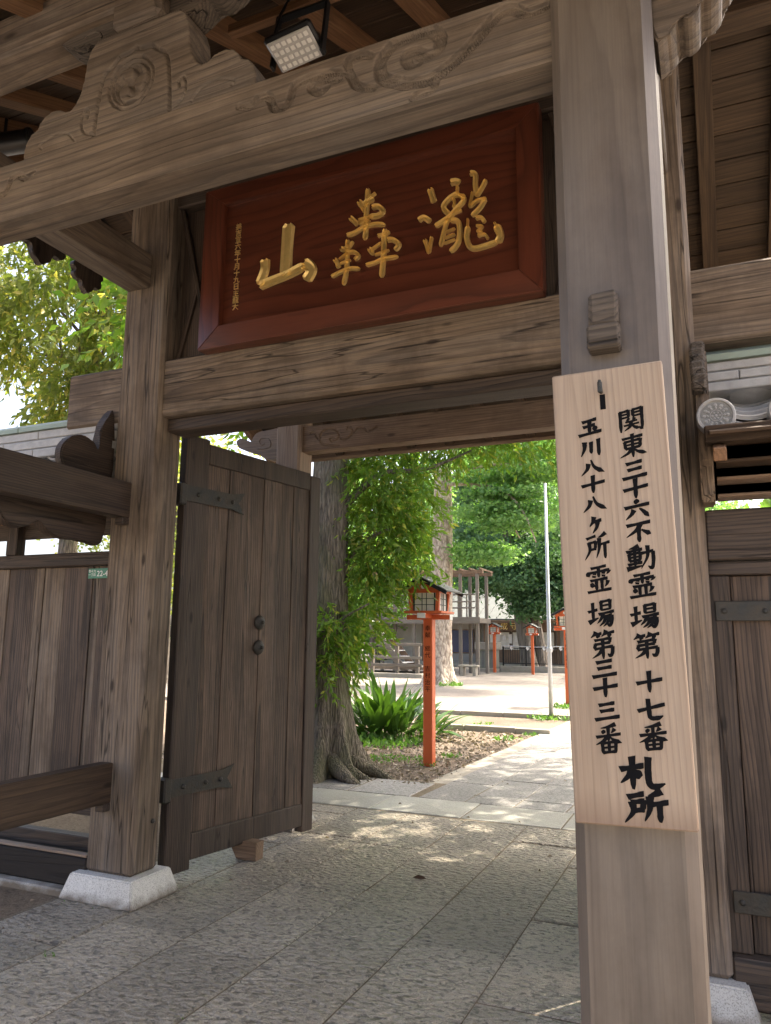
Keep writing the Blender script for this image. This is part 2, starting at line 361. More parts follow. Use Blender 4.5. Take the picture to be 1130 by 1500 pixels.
def bm_tube(bm, pts, rads, n=10, caps=True):
    pts = [Vector(p) for p in pts]; rings = []
    for i, p in enumerate(pts):
        a = pts[max(i-1, 0)]; b = pts[min(i+1, len(pts)-1)]; d = (b-a).normalized()
        u = d.orthogonal().normalized() if i == 0 else (rings_u - d*rings_u.dot(d)).normalized()
        rings_u = u; v = d.cross(u)
        r = rads[i] if hasattr(rads, '__len__') else rads
        rings.append([bm.verts.new(p + (u*cos(2*pi*k/n)+v*sin(2*pi*k/n))*r) for k in range(n)])
    for a, b in zip(rings, rings[1:]):
        for k in range(n): bm.faces.new((a[k], a[(k+1) % n], b[(k+1) % n], b[k]))
    if caps: bm.faces.new(rings[0][::-1]); bm.faces.new(rings[-1])
    return bm
def lathe(bm, prof, n=20, axis='Z', at=(0, 0, 0)):
    """prof: list (r, h)"""
    rows = []
    for r, h in prof:
        row = []
        for k in range(n):
            a = 2*pi*k/n
            p = {'Z': (r*cos(a), r*sin(a), h), 'Y': (r*cos(a), h, r*sin(a)), 'X': (h, r*cos(a), r*sin(a))}[axis]
            row.append(bm.verts.new(Vector(p)+Vector(at)))
        rows.append(row)
    for a, b in zip(rows, rows[1:]):
        for k in range(n): bm.faces.new((a[k], a[(k+1) % n], b[(k+1) % n], b[k]))
    bm.faces.new(rows[0]); bm.faces.new(rows[-1][::-1])
    return bm
def prism_bm(poly, t, plane='XZ', bev=0.0, bm=None, at=(0, 0, 0)):
    """extrude polygon; XZ plane extruded along +Y by t (0..t), YZ along X"""
    b2 = bmesh.new()
    f = (lambda p, d: (p[0], d, p[1])) if plane == 'XZ' else (lambda p, d: (d, p[0], p[1]))
    a = [b2.verts.new(f(p, 0)) for p in poly]; b = [b2.verts.new(f(p, t)) for p in poly]
    n = len(poly)
    f0 = b2.faces.new(a); f1 = b2.faces.new(b[::-1])
    for i in range(n): b2.faces.new((a[i], b[i], b[(i+1) % n], a[(i+1) % n]))
    if bev:
        ed = [e for e in b2.edges if (e.verts[0] in a) == (e.verts[1] in a)]
        bmesh.ops.bevel(b2, geom=ed, offset=bev, segments=2, affect='EDGES')
    bmesh.ops.triangulate(b2, faces=[q for q in b2.faces if len(q.verts) > 4])
    for v in b2.verts: v.co += Vector(at)
    if bm is None: return b2
    tmp = bpy.data.meshes.new('tmp'); b2.to_mesh(tmp); b2.free(); bm.from_mesh(tmp); bpy.data.meshes.remove(tmp)
    return bm
def smooth_poly(pts, k=6, closed=False):
    """Catmull-Rom resample"""
    P = [np.array(p, float) for p in pts]; n = len(P); out = []
    if n == 2: return [P[0]+(P[1]-P[0])*i/k for i in range(k+1)]
    rng = n if closed else n-1
    for i in range(rng):
        p0 = P[(i-1) % n] if closed or i > 0 else 2*P[0]-P[1]
        p1, p2 = P[i], P[(i+1) % n]
        p3 = P[(i+2) % n] if closed or i+2 < n else 2*P[-1]-P[-2]
        for j in range(k):
            t = j/k
            out.append(.5*((2*p1)+(-p0+p2)*t+(2*p0-5*p1+4*p2-p3)*t*t+(-p0+3*p1-3*p2+p3)*t**3))
    if not closed: out.append(P[-1])
    return out
def ribbon(bm, pts, width, y, depth, rim=1.15):
    """raised ribbon lying in the XZ plane facing -Y; width function or number; y = back plane, depth outwards (towards -Y)"""
    n = len(pts); rows = []
    for i, p in enumerate(pts):
        a = pts[max(i-1, 0)]; b = pts[min(i+1, n-1)]; d = np.array(b)-np.array(a); d = d/(np.linalg.norm(d)+1e-9)
        nn = np.array([-d[1], d[0]]); wv = (width(i/(n-1)) if callable(width) else width)/2
        r = []
        for s, h in ((-1, 0), (-.80, 1), (-.42, rim), (.42, rim), (.80, 1), (1, 0)):
            q = np.array(p)+nn*s*wv
            r.append(bm.verts.new((q[0], y-depth*h, q[1])))
        rows.append(r)
    for a, b in zip(rows, rows[1:]):
        for k in range(5): bm.faces.new((a[k], a[k+1], b[k+1], b[k]))
    bm.faces.new(rows[0]); bm.faces.new(rows[-1][::-1])
def relief_beam(x0, x1, y0, y1, z0, z1, curves, step=.004, width=.016, groove=.006, depth=.007):
    """a beam whose -Y face carries carved curves as true relief; returned mesh is centred on the beam"""
    cx, cy, cz = (x0+x1)/2, (y0+y1)/2, (z0+z1)/2
    nx = int((x1-x0)/step)+1; nz = int((z1-z0)/step)+1
    X, Z = np.meshgrid(np.linspace(x0, x1, nx), np.linspace(z0, z1, nz))
    D = np.full(X.shape, 9.0); RG = np.zeros(X.shape)
    for cv, wd in curves:
        c = smooth_poly(cv, 8)
        n = len(c)
        for i in range(n-1):
            a, b = c[i], c[i+1]; ab = b-a; L2 = ab@ab+1e-12
            tt = np.clip(((X-a[0])*ab[0]+(Z-a[1])*ab[1])/L2, 0, 1)
            d = np.hypot(X-(a[0]+tt*ab[0]), Z-(a[1]+tt*ab[1]))
            t = (i+.5)/n; wloc = wd*(.55+.45*min(1, 4*t*(1-t)+.25))
            D = np.minimum(D, np.abs(d-max(wloc, .0048))); RG = np.maximum(RG, np.exp(-(d/max(wloc*.6, .003))**2))
    G = np.exp(-(D/groove)**2)*depth
    G[0, :] = G[-1, :] = 0; G[:, 0] = G[:, -1] = 0
    V = np.stack([X-cx, np.full(X.shape, y0-cy)+G, Z-cz], -1).reshape(-1, 3)
    idx = np.arange(nx*nz).reshape(nz, nx)
    q = np.stack([idx[:-1, :-1], idx[:-1, 1:], idx[1:, 1:], idx[1:, :-1]], -1).reshape(-1, 4)
    faces = [tuple(r) for r in q.tolist()]
    vs_ = V.tolist(); N = len(vs_)
    hx, hy, hz = (x1-x0)/2, (y1-y0)/2, (z1-z0)/2
    for sx, sz in ((-1, -1), (1, -1), (1, 1), (-1, 1)): vs_.append((sx*hx, hy, sz*hz))
    bl, br_, tr, tl = N, N+1, N+2, N+3
    faces += [(bl, tl, tr, br_)]
    faces.append(tuple([bl, br_] + idx[0, ::-1].tolist()))
    faces.append(tuple([tr, tl] + idx[-1, :].tolist()))
    faces.append(tuple([tl, bl] + idx[:, 0].tolist()))
    faces.append(tuple([br_, tr] + idx[::-1, -1].tolist()))
    me = bpy.data.meshes.new('relief'); me.from_pydata(vs_, [], faces); me.update()
    sm = np.zeros(len(faces), bool); sm[:len(q)] = True
    me.polygons.foreach_set('use_smooth', sm)
    return me, (cx, cy, cz)
def text_mesh(s, size, extrude=.002, line=1.0, bevel=0.0, offset=0.0):
    cu = bpy.data.curves.new('text', 'FONT'); cu.body = s; cu.size = size; cu.extrude = extrude; cu.space_line = line
    cu.align_x = 'CENTER'; cu.offset = offset; cu.resolution_u = 3
    o = bpy.data.objects.new('text', cu); COL.objects.link(o)
    dg = bpy.context.evaluated_depsgraph_get(); dg.update()
    me = bpy.data.meshes.new_from_object(o.evaluated_get(dg)); bpy.data.objects.remove(o); bpy.data.curves.remove(cu)
    me.materials.clear()
    return me
def structure(name, me, m, loc=(0, 0, 0)):
    o = place(name, me, m, None, loc); o['kind'] = 'structure'; return o
def sheet(name, x0, x1, y0, y1, z, m):
    me = bpy.data.meshes.new(name); me.from_pydata([(x0, y0, z), (x1, y0, z), (x1, y1, z), (x0, y1, z)], [], [(0, 1, 2, 3)])
    return structure(name, me, m)

# ------------------------------------------------------------ ground
sheet('ground', -400, 400, -60, 600, -.030, M['soil'])
sheet('street', -60, 60, -30, -2.2, -.022, M['asphalt'])
sheet('plaza', -60, 30, 15.62, 200, -.006, M['plaza'])
sheet('ground_by_wall', -9, -3.6, 1.5, 6.5, -.012, M['soil_dark'])

def bounce_wall():  # unseen wall, added to throw sunlight back onto the gate front
    t = thing('bounce_wall', 'unseen plastered wall with a tiled coping, added behind the viewer to bounce light onto the gate', 'wall', (0, -8.6, 0))
    box('wall_panel', -16, 14, -8.75, -8.55, -.03, 2.3, 'far', t, .01, mat=simple('cream_plaster', (.62, .57, .48), .85, 0, .25, 1.5))
    box('coping', -16.1, 14.1, -8.85, -8.45, 2.302, 2.42, 'far', t, .03, mat=M['tile'])
slab_meshes = {}
def slab_mesh(sx, sy, v):
    k = (round(sx, 2), round(sy, 2), v)
    if k not in slab_meshes:
        bm = box_bm(sx, sy, .07, bev=.006)
        for q in bm.verts:
            q.co.x += random.uniform(-.003, .003); q.co.y += random.uniform(-.003, .003)
        slab_meshes[k] = to_mesh(bm, 'paving_slab')
    return slab_meshes[k]
def bed(name, x0, x1, y0, y1, z=-.006):
    me = bpy.data.meshes.new(name); cx, cy = (x0+x1)/2, (y0+y1)/2
    hx, hy = (x1-x0)/2, (y1-y0)/2
    me.from_pydata([(-hx, -hy, 0), (hx, -hy, 0), (hx, hy, 0), (-hx, hy, 0)], [], [(0, 1, 2, 3)])
    return structure(name, me, M['mortar'], (cx, cy, z))
def slab(parent, x0, x1, y0, y1, m, gap=.0045, rz=0, local=False, top=0.0):
    if x1-x0 < .12 or y1-y0 < .12: return
    sx, sy = x1-x0-gap*2, y1-y0-gap*2
    me = slab_mesh(sx, sy, random.randrange(3))
    o = bpy.data.objects.new('paving_slab', me); COL.objects.link(o)
    if not me.materials: me.materials.append(m)
    o.parent = parent
    b = Vector((0, 0, ORG[parent.name].z)) if local else ORG[parent.name]
    o.location = Vector(((x0+x1)/2, (y0+y1)/2, top-.035+random.uniform(-.0025, .0025)))-b
    o.rotation_euler = (random.uniform(-.003, .003), random.uniform(-.004, .004), rz)
bounce_wall()
gf = bed('gate_floor', -3.64, 1.6, -2.2, 6.48)
xs = [-3.60, -3.07, -2.565, -2.05, -1.525, -1.025, -.50, .02, .54, 1.06, 1.58]
offs = [3.05, 2.35, 3.31, 3.37, 3.858, 3.35, 3.9, 3.3, 3.8, 3.3]
for i in range(len(xs)-1):
    y = offs[i]-1.053*6
    while y < 6.46:
        a, b_ = max(y, -2.2), min(y+1.053+random.uniform(-.02, .02), 6.46)
        if b_ > a+.1: slab(gf, xs[i], xs[i+1], a, b_, M['slab'])
        y += 1.053
st = bed('stone_strip', -6.6, 3.0, 6.48, 7.96)
x = -6.42
while x < 3:
    slab(st, x, min(x+.86, 3.0), 6.50, 7.14, M['smooth'], .005); x += .86
x = -4.9
while x < -2.85:
    slab(st, x, min(x+.68, -2.78), 7.15, 7.90, M['paver'], .007); x += .69
# the long approach beyond, turned a little
pa = thing('path', None, None, (-2.76, 7.16, 0)); pa['kind'] = 'structure'
pa.rotation_euler = (0, 0, -.034); ORG[pa.name] = Vector((0, 0, 0))
for k_ in ('label', 'category'):
    if k_ in pa: del pa[k_]
bd = bpy.data.meshes.new('path_bed'); bd.from_pydata([(-.22, -.02, 0), (3.6, -.02, 0), (3.6, 30, 0), (-.22, 30, 0)], [], [(0, 1, 2, 3)])
bo = place('path_bed', bd, M['concrete'], pa, (0, 0, -.0075), local=True)
k = 0
for i in range(7):
    y = -random.choice([.25, .6, .1]) if i else 0.0
    while y < 13.2:
        L = .93; a = max(y, 0.0)
        if y+L > a+.15: slab(pa, i*.475, i*.475+.475, a, y+L, M['paver'], .006, local=True)
        y += L; k += 1
# kerbs between the planting bed and the plaza
def kerb(x0, x1, y, lab):
    t = thing('kerb', None, None, ((x0+x1)/2, y, 0))
    t['kind'] = 'structure'
    for kk in ('label', 'category'):
        if kk in t: del t[kk]
    x = x0
    while x < x1-.05:
        e = min(x+.9, x1)
        place('kerbstone', to_mesh(box_bm(e-x-.008, .13, .12, .01)), M['concrete'], t, ((x+e)/2, y+random.uniform(-.004, .004), .005+random.uniform(-.004, .004)))
        x += .9
kerb(-9.5, -2.62, 12.9, ''); kerb(-14, -2.4, 15.5, '')

# ------------------------------------------------------------ the gate
CX = -1.767
gate = thing('temple_gate', 'weathered timber temple gate with its doors open and a carved front beam', 'gate', (CX, 3.76, 0))
G = gate
def plinth(x0, x1, y0, y1, h=.14, flare=.065):
    bm = bmesh.new(); cx, cy = (x0+x1)/2, (y0+y1)/2
    r = bmesh.ops.create_cube(bm, size=1)
    for v in bm.verts:
        e = flare if v.co.z < 0 else flare*.35
        v.co = Vector((math.copysign((x1-x0)/2+e+.02, v.co.x), math.copysign((y1-y0)/2+e+.02, v.co.y), v.co.z*h))
    bmesh.ops.bevel(bm, geom=list(bm.edges), offset=.008, segments=2, affect='EDGES')
    return place('plinth', to_mesh(bm), M['granite'], G, (cx, cy, h/2-.002))
for x0, x1 in ((-3.510, -3.158), (-.374, -.022)):
    box('main_post', x0, x1, 3.64, 3.875, .138, 4.50, 'old', G, .022)
    plinth(x0-.01, x1+.01, 3.63, 3.885)
for x0 in (-.312, -3.472):
    box('front_post', x0, x0+.25, 1.75, 2.00, .12, 3.74, 'new', G, .024)
    plinth(x0, x0+.25, 1.75, 2.0, .12)
    box('rear_post', x0, x0+.24, 5.52, 5.76, .12, 3.74, 'pale', G, .02)
    plinth(x0, x0+.24, 5.52, 5.76, .12)
# lintel through the main posts, with its ends standing out
box('lintel', -3.98, .46, 3.668, 3.86, 2.885, 3.262, 'old', G, .014)
box('door_head', -3.158, -.374, 3.72, 3.90, 2.795, 2.882, 'dark', G, .01)
box('upper_lintel', -3.515, -.018, 3.70, 3.84, 4.34, 4.50, 'dark', G, .01)
# panel behind the plaque
xp = -3.15
while xp < -.38:
    box('panel_board', xp+.002, min(xp+.232, -.376), 3.775, 3.80, 3.264, 4.338, 'dark', G, .002); xp += .2325
for sgn, xc in ((1, -3.0), (-1, -3.0), (1, -.53), (-1, -.53)):
    me = to_mesh(box_bm(.028, .03, 1.12, .003))
    place('lattice_bar', me, wood('dark', 2), G, (xc, 3.757+.012*sgn, 3.80), (0, sgn*radians(15), 0))
# ridge and tie beams
box('ridge_beam', -4.1, .56, 3.68, 3.84, 4.58, 4.74, 'deck', G, .01)
for x0, nm in ((-3.482, 1), (-.285, 1)):
    box('tie_beam', x0, x0+.19, 1.998, 3.642, 3.77, 4.00, 'beam', G, .008, axis=1)
    box('tie_beam', x0, x0+.19, 3.873, 5.522, 3.77, 4.00, 'soft', G, .008, axis=1)
    sx = x0+.04 if x0 < -2 else x0+.05
    box('tie_rail', sx, sx+.10, 1.998, 3.70, 2.235, 2.462, 'dark', G, .006, axis=1)
    box('tie_rail', sx, sx+.10, 1.998, 3.70, .535, .762, 'deck' if x0 < -2 else 'dark', G, .006, axis=1)
    for zz in (2.19, .49):
        box('wedge', sx+.035, sx+.098, 3.585, 3.645, zz, zz+.044, 'dark', G, .004)
# front beam, carved
BEAM_CARVE = [
 [(-0.694,3.145),(-0.727,3.147),(-0.736,3.177),(-0.711,3.182),(-0.673,3.160),(-0.640,3.166),(-0.630,3.198),(-0.656,3.230),(-0.715,3.240),(-0.767,3.232),(-0.797,3.211),(-0.818,3.173),(-0.809,3.129),(-0.765,3.102),(-0.731,3.086),(-0.664,3.078),(-0.599,3.105),(-0.543,3.142),(-0.495,3.186),(-0.456,3.219),(-0.425,3.221),(-0.380,3.192),(-0.328,3.194)],
 [(-0.714,3.032),(-0.697,3.041),(-0.656,3.045),(-0.644,3.072)],
 [(-0.850,3.215),(-0.877,3.228),(-0.918,3.228),(-0.926,3.208),(-0.912,3.162),(-0.889,3.127),(-0.839,3.105)],
 [(-0.917,3.177),(-0.954,3.195),(-1.019,3.208),(-1.067,3.209),(-1.110,3.198),(-1.123,3.158),(-1.142,3.136),(-1.182,3.143),(-1.204,3.188),(-1.244,3.194),(-1.274,3.176),(-1.316,3.187)],
 [(-0.994,3.156),(-1.018,3.145),(-1.046,3.163),(-1.050,3.180),(-1.019,3.186),(-0.953,3.171)]]
curves = []
for i, c in enumerate(BEAM_CARVE):
    wd = (.0165, .0105, .011, .011, .009)[i]
    curves.append((c, wd)); curves.append(([(2*CX-p[0], p[1]) for p in c], wd))
me, c0 = relief_beam(-3.223, -.311, 1.80, 1.925, 3.02, 3.252, curves, .0023, groove=.0029, depth=.017)
place('front_beam', me, wood('beam', 0), G, c0)
rear = [([(-3.150,3.268),(-3.110,3.262),(-3.077,3.208)], .006),
 ([(-2.924,3.198),(-2.959,3.196),(-2.935,3.172),(-2.889,3.184),(-2.873,3.230),(-2.914,3.277),(-2.985,3.285),(-3.043,3.258),(-3.053,3.195),(-3.016,3.148),(-2.945,3.134),(-2.875,3.127)], .006),
 ([(-2.878,3.204),(-2.820,3.177),(-2.763,3.208),(-2.747,3.260),(-2.787,3.285),(-2.798,3.265)], .005),
 ([(-2.763,3.203),(-2.696,3.265),(-2.639,3.259),(-2.594,3.223),(-2.517,3.257)], .004)]
me, c0 = relief_beam(-3.232, -.302, 5.57, 5.70, 3.105, 3.33, rear, .004, groove=.0034, depth=.012)
place('rear_beam', me, wood('soft', 0), G, c0)
# carved beam ends
def nose(poly, y, t, m, curl=None, mirror=False):
    if mirror: poly = [(2*CX-p[0], p[1]) for p in poly][::-1]
    cx = sum(p[0] for p in poly)/len(poly); cz = sum(p[1] for p in poly)/len(poly)
    sp = smooth_poly([(p[0]-cx, p[1]-cz) for p in poly], 3, True)
    bm = prism_bm([tuple(p) for p in sp], t, 'XZ', .006)
    if curl:
        cv = [((2*CX-p[0]) if mirror else p[0], p[1]) for p in curl]
        ribbon(bm, smooth_poly([(p[0]-cx, p[1]-cz) for p in cv], 6), .010, 0, .006)
    place('carved_beam_end', to_mesh(bm), m, G, (cx, y, cz))
NOSE = [(-3.475,3.33),(-3.595,3.333),(-3.692,3.333),(-3.745,3.295),(-3.764,3.240),(-3.821,3.274),(-3.888,3.291),(-3.926,3.265),(-3.895,3.205),(-3.805,3.168),(-3.705,3.130),(-3.650,3.116),(-3.628,3.090),(-3.475,3.068)]
CURL = [(-3.622,3.217),(-3.654,3.206),(-3.677,3.241),(-3.657,3.268),(-3.592,3.261),(-3.558,3.220),(-3.567,3.183),(-3.631,3.171),(-3.691,3.176)]
nose(NOSE, 5.57, .12, wood('pale', 0), CURL)
FN = [(-.061,3.0),(-.03,2.998),(-.012,3.012),(0,3.038),(.02,3.026),(.045,3.042),(.052,3.068),(.075,3.072),(.10,3.095),(.105,3.135),(.13,3.155),(.135,3.25),(-.061,3.25)]
nose(FN, 1.79, .15, wood('beam', 0), [(.01,3.13),(.00,3.155),(.025,3.175),(.055,3.16),(.05,3.125),(.01,3.105),(-.03,3.12)])
nose(FN, 1.79, .15, wood('beam', 0), None, True)
# frog-leg strut with its crest, standing on the front beam
half = [(-.512,.0),(-.512,.035),(-.500,.072),(-.478,.098),(-.450,.108),(-.442,.128),(-.420,.152),(-.385,.166),(-.345,.160),(-.315,.142),(-.295,.140),(-.270,.156),(-.248,.195),(-.236,.25),(-.228,.32),(-.212,.366),(-.185,.392)]
prof = half+[(-p[0], p[1]) for p in half[::-1]]
def arc(cx, cz, r, a0, a1, n=40): return [np.array((cx+r*cos(a0+(a1-a0)*i/n), cz+r*sin(a0+(a1-a0)*i/n))) for i in range(n+1)]
def seg_dist(X, Z, c):
    D = np.full(X.shape, 9.0); T = np.zeros(X.shape); n = len(c)
    for i in range(n-1):
        a, b = c[i], c[i+1]; ab = b-a; tt = np.clip(((X-a[0])*ab[0]+(Z-a[1])*ab[1])/(ab@ab+1e-12), 0, 1)
        d = np.hypot(X-(a[0]+tt*ab[0]), Z-(a[1]+tt*ab[1])); m_ = d < D
        D = np.where(m_, d, D); T = np.where(m_, (i+tt)/(n-1), T)
    return D, T
def relief_slab(poly, t, hf, step, m, name, parent, loc):
    from mathutils.geometry import delaunay_2d_cdt
    P = [np.array(p) for p in poly]; B = []
    for i in range(len(P)):
        a, b = P[i], P[(i+1) % len(P)]; k = max(1, int(np.linalg.norm(b-a)/(step*2)))
        for j in range(k): B.append(a+(b-a)*j/k)
    B = np.array(B); lo, hi = B.min(0), B.max(0)
    gx, gz = np.meshgrid(np.arange(lo[0], hi[0], step), np.arange(lo[1]+step*.5, hi[1], step))
    pts = np.stack([gx.ravel(), gz.ravel()], 1)
    ins = np.zeros(len(pts), bool); j = len(B)-1
    for i in range(len(B)):
        c = ((B[i][1] > pts[:, 1]) != (B[j][1] > pts[:, 1])) & (pts[:, 0] < (B[j][0]-B[i][0])*(pts[:, 1]-B[i][1])/(B[j][1]-B[i][1]+1e-12)+B[i][0])
        ins ^= c; j = i
    db = np.min(np.hypot(pts[:, None, 0]-B[None, :, 0], pts[:, None, 1]-B[None, :, 1]), 1)
    pts = pts[ins & (db > step*.7)]; db = None
    nb = len(B); allp = np.concatenate([B, pts])
    vo, _, fo, _, _, _ = delaunay_2d_cdt([Vector(p) for p in allp], [], [list(range(nb))], 1, 1e-6, False)
    V2 = np.array([tuple(v) for v in vo]); h = hf(V2[:, 0], V2[:, 1])
    h[:nb] = .004
    V = [(x, hh, z) for (x, z), hh in zip(V2, h)]; n0 = len(V)
    V += [(V2[i][0], t, V2[i][1]) for i in range(nb)]
    F = []
    BB = V2[:nb]
    for f in fo:
        cx_, cz_ = V2[list(f)].mean(0); c_ = False; j = nb-1
        for i in range(nb):
            if ((BB[i][1] > cz_) != (BB[j][1] > cz_)) and cx_ < (BB[j][0]-BB[i][0])*(cz_-BB[i][1])/(BB[j][1]-BB[i][1]+1e-12)+BB[i][0]: c_ = not c_
            j = i
        if c_: F.append(tuple(f))
    for i in range(nb): F.append((i, n0+i, n0+(i+1) % nb, (i+1) % nb))
    F.append(tuple(range(n0, n0+nb)))
    me = bpy.data.meshes.new(name); me.from_pydata(V, [], F); me.update()
    bmm = bmesh.new(); bmm.from_mesh(me); bmesh.ops.recalc_face_normals(bmm, faces=bmm.faces); bmm.to_mesh(me); bmm.free()
    for i_, p in enumerate(me.polygons): p.use_smooth = len(p.vertices) == 3
    return place(name, me, m, parent, loc)
kc = (-.012, .168)
def kaeru_h(X, Z):
    h = np.zeros(X.shape)
    r = np.hypot(X-kc[0], Z-kc[1])
    com = np.full(X.shape, 9.0)
    for k in range(3):
        a = pi/2+.3+k*2*pi/3
        hd = np.hypot(X-(kc[0]+.040*cos(a)), Z-(kc[1]+.040*sin(a)))-.027
        tail = [np.array((kc[0]+r_*cos(a+t_), kc[1]+r_*sin(a+t_))) for r_, t_ in ((.050, 0.0), (.060, .35), (.066, .8), (.070, 1.3), (.073, 1.75), (.076, 2.15))]
        d, T = seg_dist(X, Z, smooth_poly(tail, 4)); com = np.minimum(com, np.minimum(hd, d-(.016*(1-T)+.0015)))
    disc = 1/(1+np.exp((r-.084)/.0015)); up = 1/(1+np.exp(com/.0016))
    h += disc*.020*(1-up)
    h += .014*np.exp(-((r-.099)/.0042)**2)
    for s in (-1, 1):
        lp = [(s*.168, .004), (s*.163, .08), (s*.153, .17), (s*.138, .232), (s*.10, .262), (s*.07, .287), (s*.03, .290), (0, .302)]
        d, T = seg_dist(X, Z, smooth_poly(lp, 5)); h += .017*np.exp(-((d)/.0055)**2)
        inner = (np.abs(X) < .16) & (r > .10)
        sc = smooth_poly([(s*.17, .01), (s*.215, .03), (s*.232, .07), (s*.22, .12), (s*.20, .11), (s*.205, .085)], 5)
        d, T = seg_dist(X, Z, sc); h += .012*np.exp(-((d)/.0038)**2)
        sc = smooth_poly([(s*.26, .01), (s*.30, .05), (s*.37, .06), (s*.43, .035), (s*.42, .02)], 5)
        d, T = seg_dist(X, Z, sc); h += .007*np.exp(-((d)/.0030)**2)
    return h
relief_slab(prof, .12, kaeru_h, .0043, wood('beam', 0), 'frog_leg_strut', G, (CX, 1.80, 3.2535))
box('bearing_block', CX-.11, CX+.11, 1.775, 1.985, 3.648, 3.748, 'beam', G, .02, axis=0)
HJ = [(-.36,.10),(-.355,.05),(-.30,.035),(-.26,.045),(-.22,.01),(-.16,-.01),(.16,-.01),(.22,.01),(.26,.045),(.30,.035),(.355,.05),(.36,.10)]
bm = prism_bm([tuple(p) for p in smooth_poly(HJ, 3, True)], .10, 'XZ', .006)
for s in (-1, 1): ribbon(bm, smooth_poly([(s*.20,.04),(s*.22,.07),(s*.26,.08),(s*.29,.07)], 5), .009, .001, .005)
place('bracket_arm', to_mesh(bm), wood('weather', 0), G, (CX, 1.835, 3.652))
# nose beam crossing the bracket towards the street
NB = [(1.36,3.86),(1.40,3.80),(1.47,3.77),(1.50,3.72),(1.56,3.70),(1.60,3.66),(1.78,3.655),(1.78,3.88),(1.40,3.90)]
sp = smooth_poly([(p[0]-1.57, p[1]-3.76) for p in NB], 3, True)
bm = prism_bm([tuple(p) for p in sp], .12, 'YZ', .008)
place('carved_nose', to_mesh(bm), wood('weather', 1), G, (CX+.17, 1.57, 3.78))
# purlins on front and rear posts
box('eave_purlin', -4.15, .61, 1.80, 1.97, 3.75, 3.93, 'old', G, .012)
box('eave_purlin', -4.15, .61, 5.55, 5.72, 3.75, 3.93, 'soft', G, .012)
# roof: rafters and boards on both slopes
SL = math.atan(.45)
def on_slope(s, dist, x, dz, name, sx, sd_, sz, tone, ax, lab=None):
    """dist = distance along the slope from the ridge; s=-1 front, +1 rear"""
    y = 3.76+s*dist*cos(SL); z = 4.80-dist*sin(SL)+dz*cos(SL)
    me = to_mesh(box_bm(sx, sd_, sz, .004))
    return place(name, me, wood(tone, ax), G, (x, y, z), (-s*SL, 0, 0))
for s in (-1, 1):
    LEN = 3.62 if s < 0 else 3.42
    for k in range(12):
        x = .10-.40*k+(.40 if False else 0)
        on_slope(s, LEN/2, x, .01, 'rafter', .095, LEN, .085, 'rafter' if s < 0 else 'deck', 1)
    on_slope(s, LEN/2, .50, .01, 'rafter', .095, LEN, .085, 'deck', 1)
    nb = 20
    for k in range(nb):
        on_slope(s, (k+.5)*LEN/nb, CX, .068, 'roof_board', 4.85, LEN/nb-.006, .022, 'deck', 0)
    on_slope(s, LEN/2, CX, .125, 'roof_covering', 5.1, LEN+.1, .075, 'black', 0)
    on_slope(s, LEN-.03, CX, .0, 'eave_board', 4.95, .05, .11, 'soft', 0)
box('ridge_cap', -4.4, .86, 3.55, 3.97, 4.95, 5.25, 'black', G, .03)
# gable boards with hanging ornaments
for xg in (-4.28, .72):
    for s in (-1, 1):
        y = 3.76+s*LEN/2*cos(SL); z = 4.80-LEN/2*sin(SL)-.02
        place('bargeboard', to_mesh(box_bm(.06, LEN+.1, .20, .01)), wood('soft', 1), G, (xg, y, z), (-s*SL, 0, 0))
GP = [(0,.16),(-.20,.10),(-.24,.03),(-.19,-.01),(-.22,-.07),(-.17,-.12),(-.10,-.11),(-.08,-.18),(-.02,-.22),(0,-.24)]
GP = GP+[(-p[0], p[1]) for p in GP[1:-1][::-1]]
for (yy, zz, sc_) in ((3.55, 4.30, .95), (3.98, 4.20, .62)):
    sp = smooth_poly([(p[0]*sc_, p[1]*sc_) for p in GP], 4, True)
    bm = prism_bm([tuple(p) for p in sp], .05, 'YZ', .006)
    place('gable_pendant', to_mesh(bm), wood('dark', 2), G, (-4.255, yy, zz))

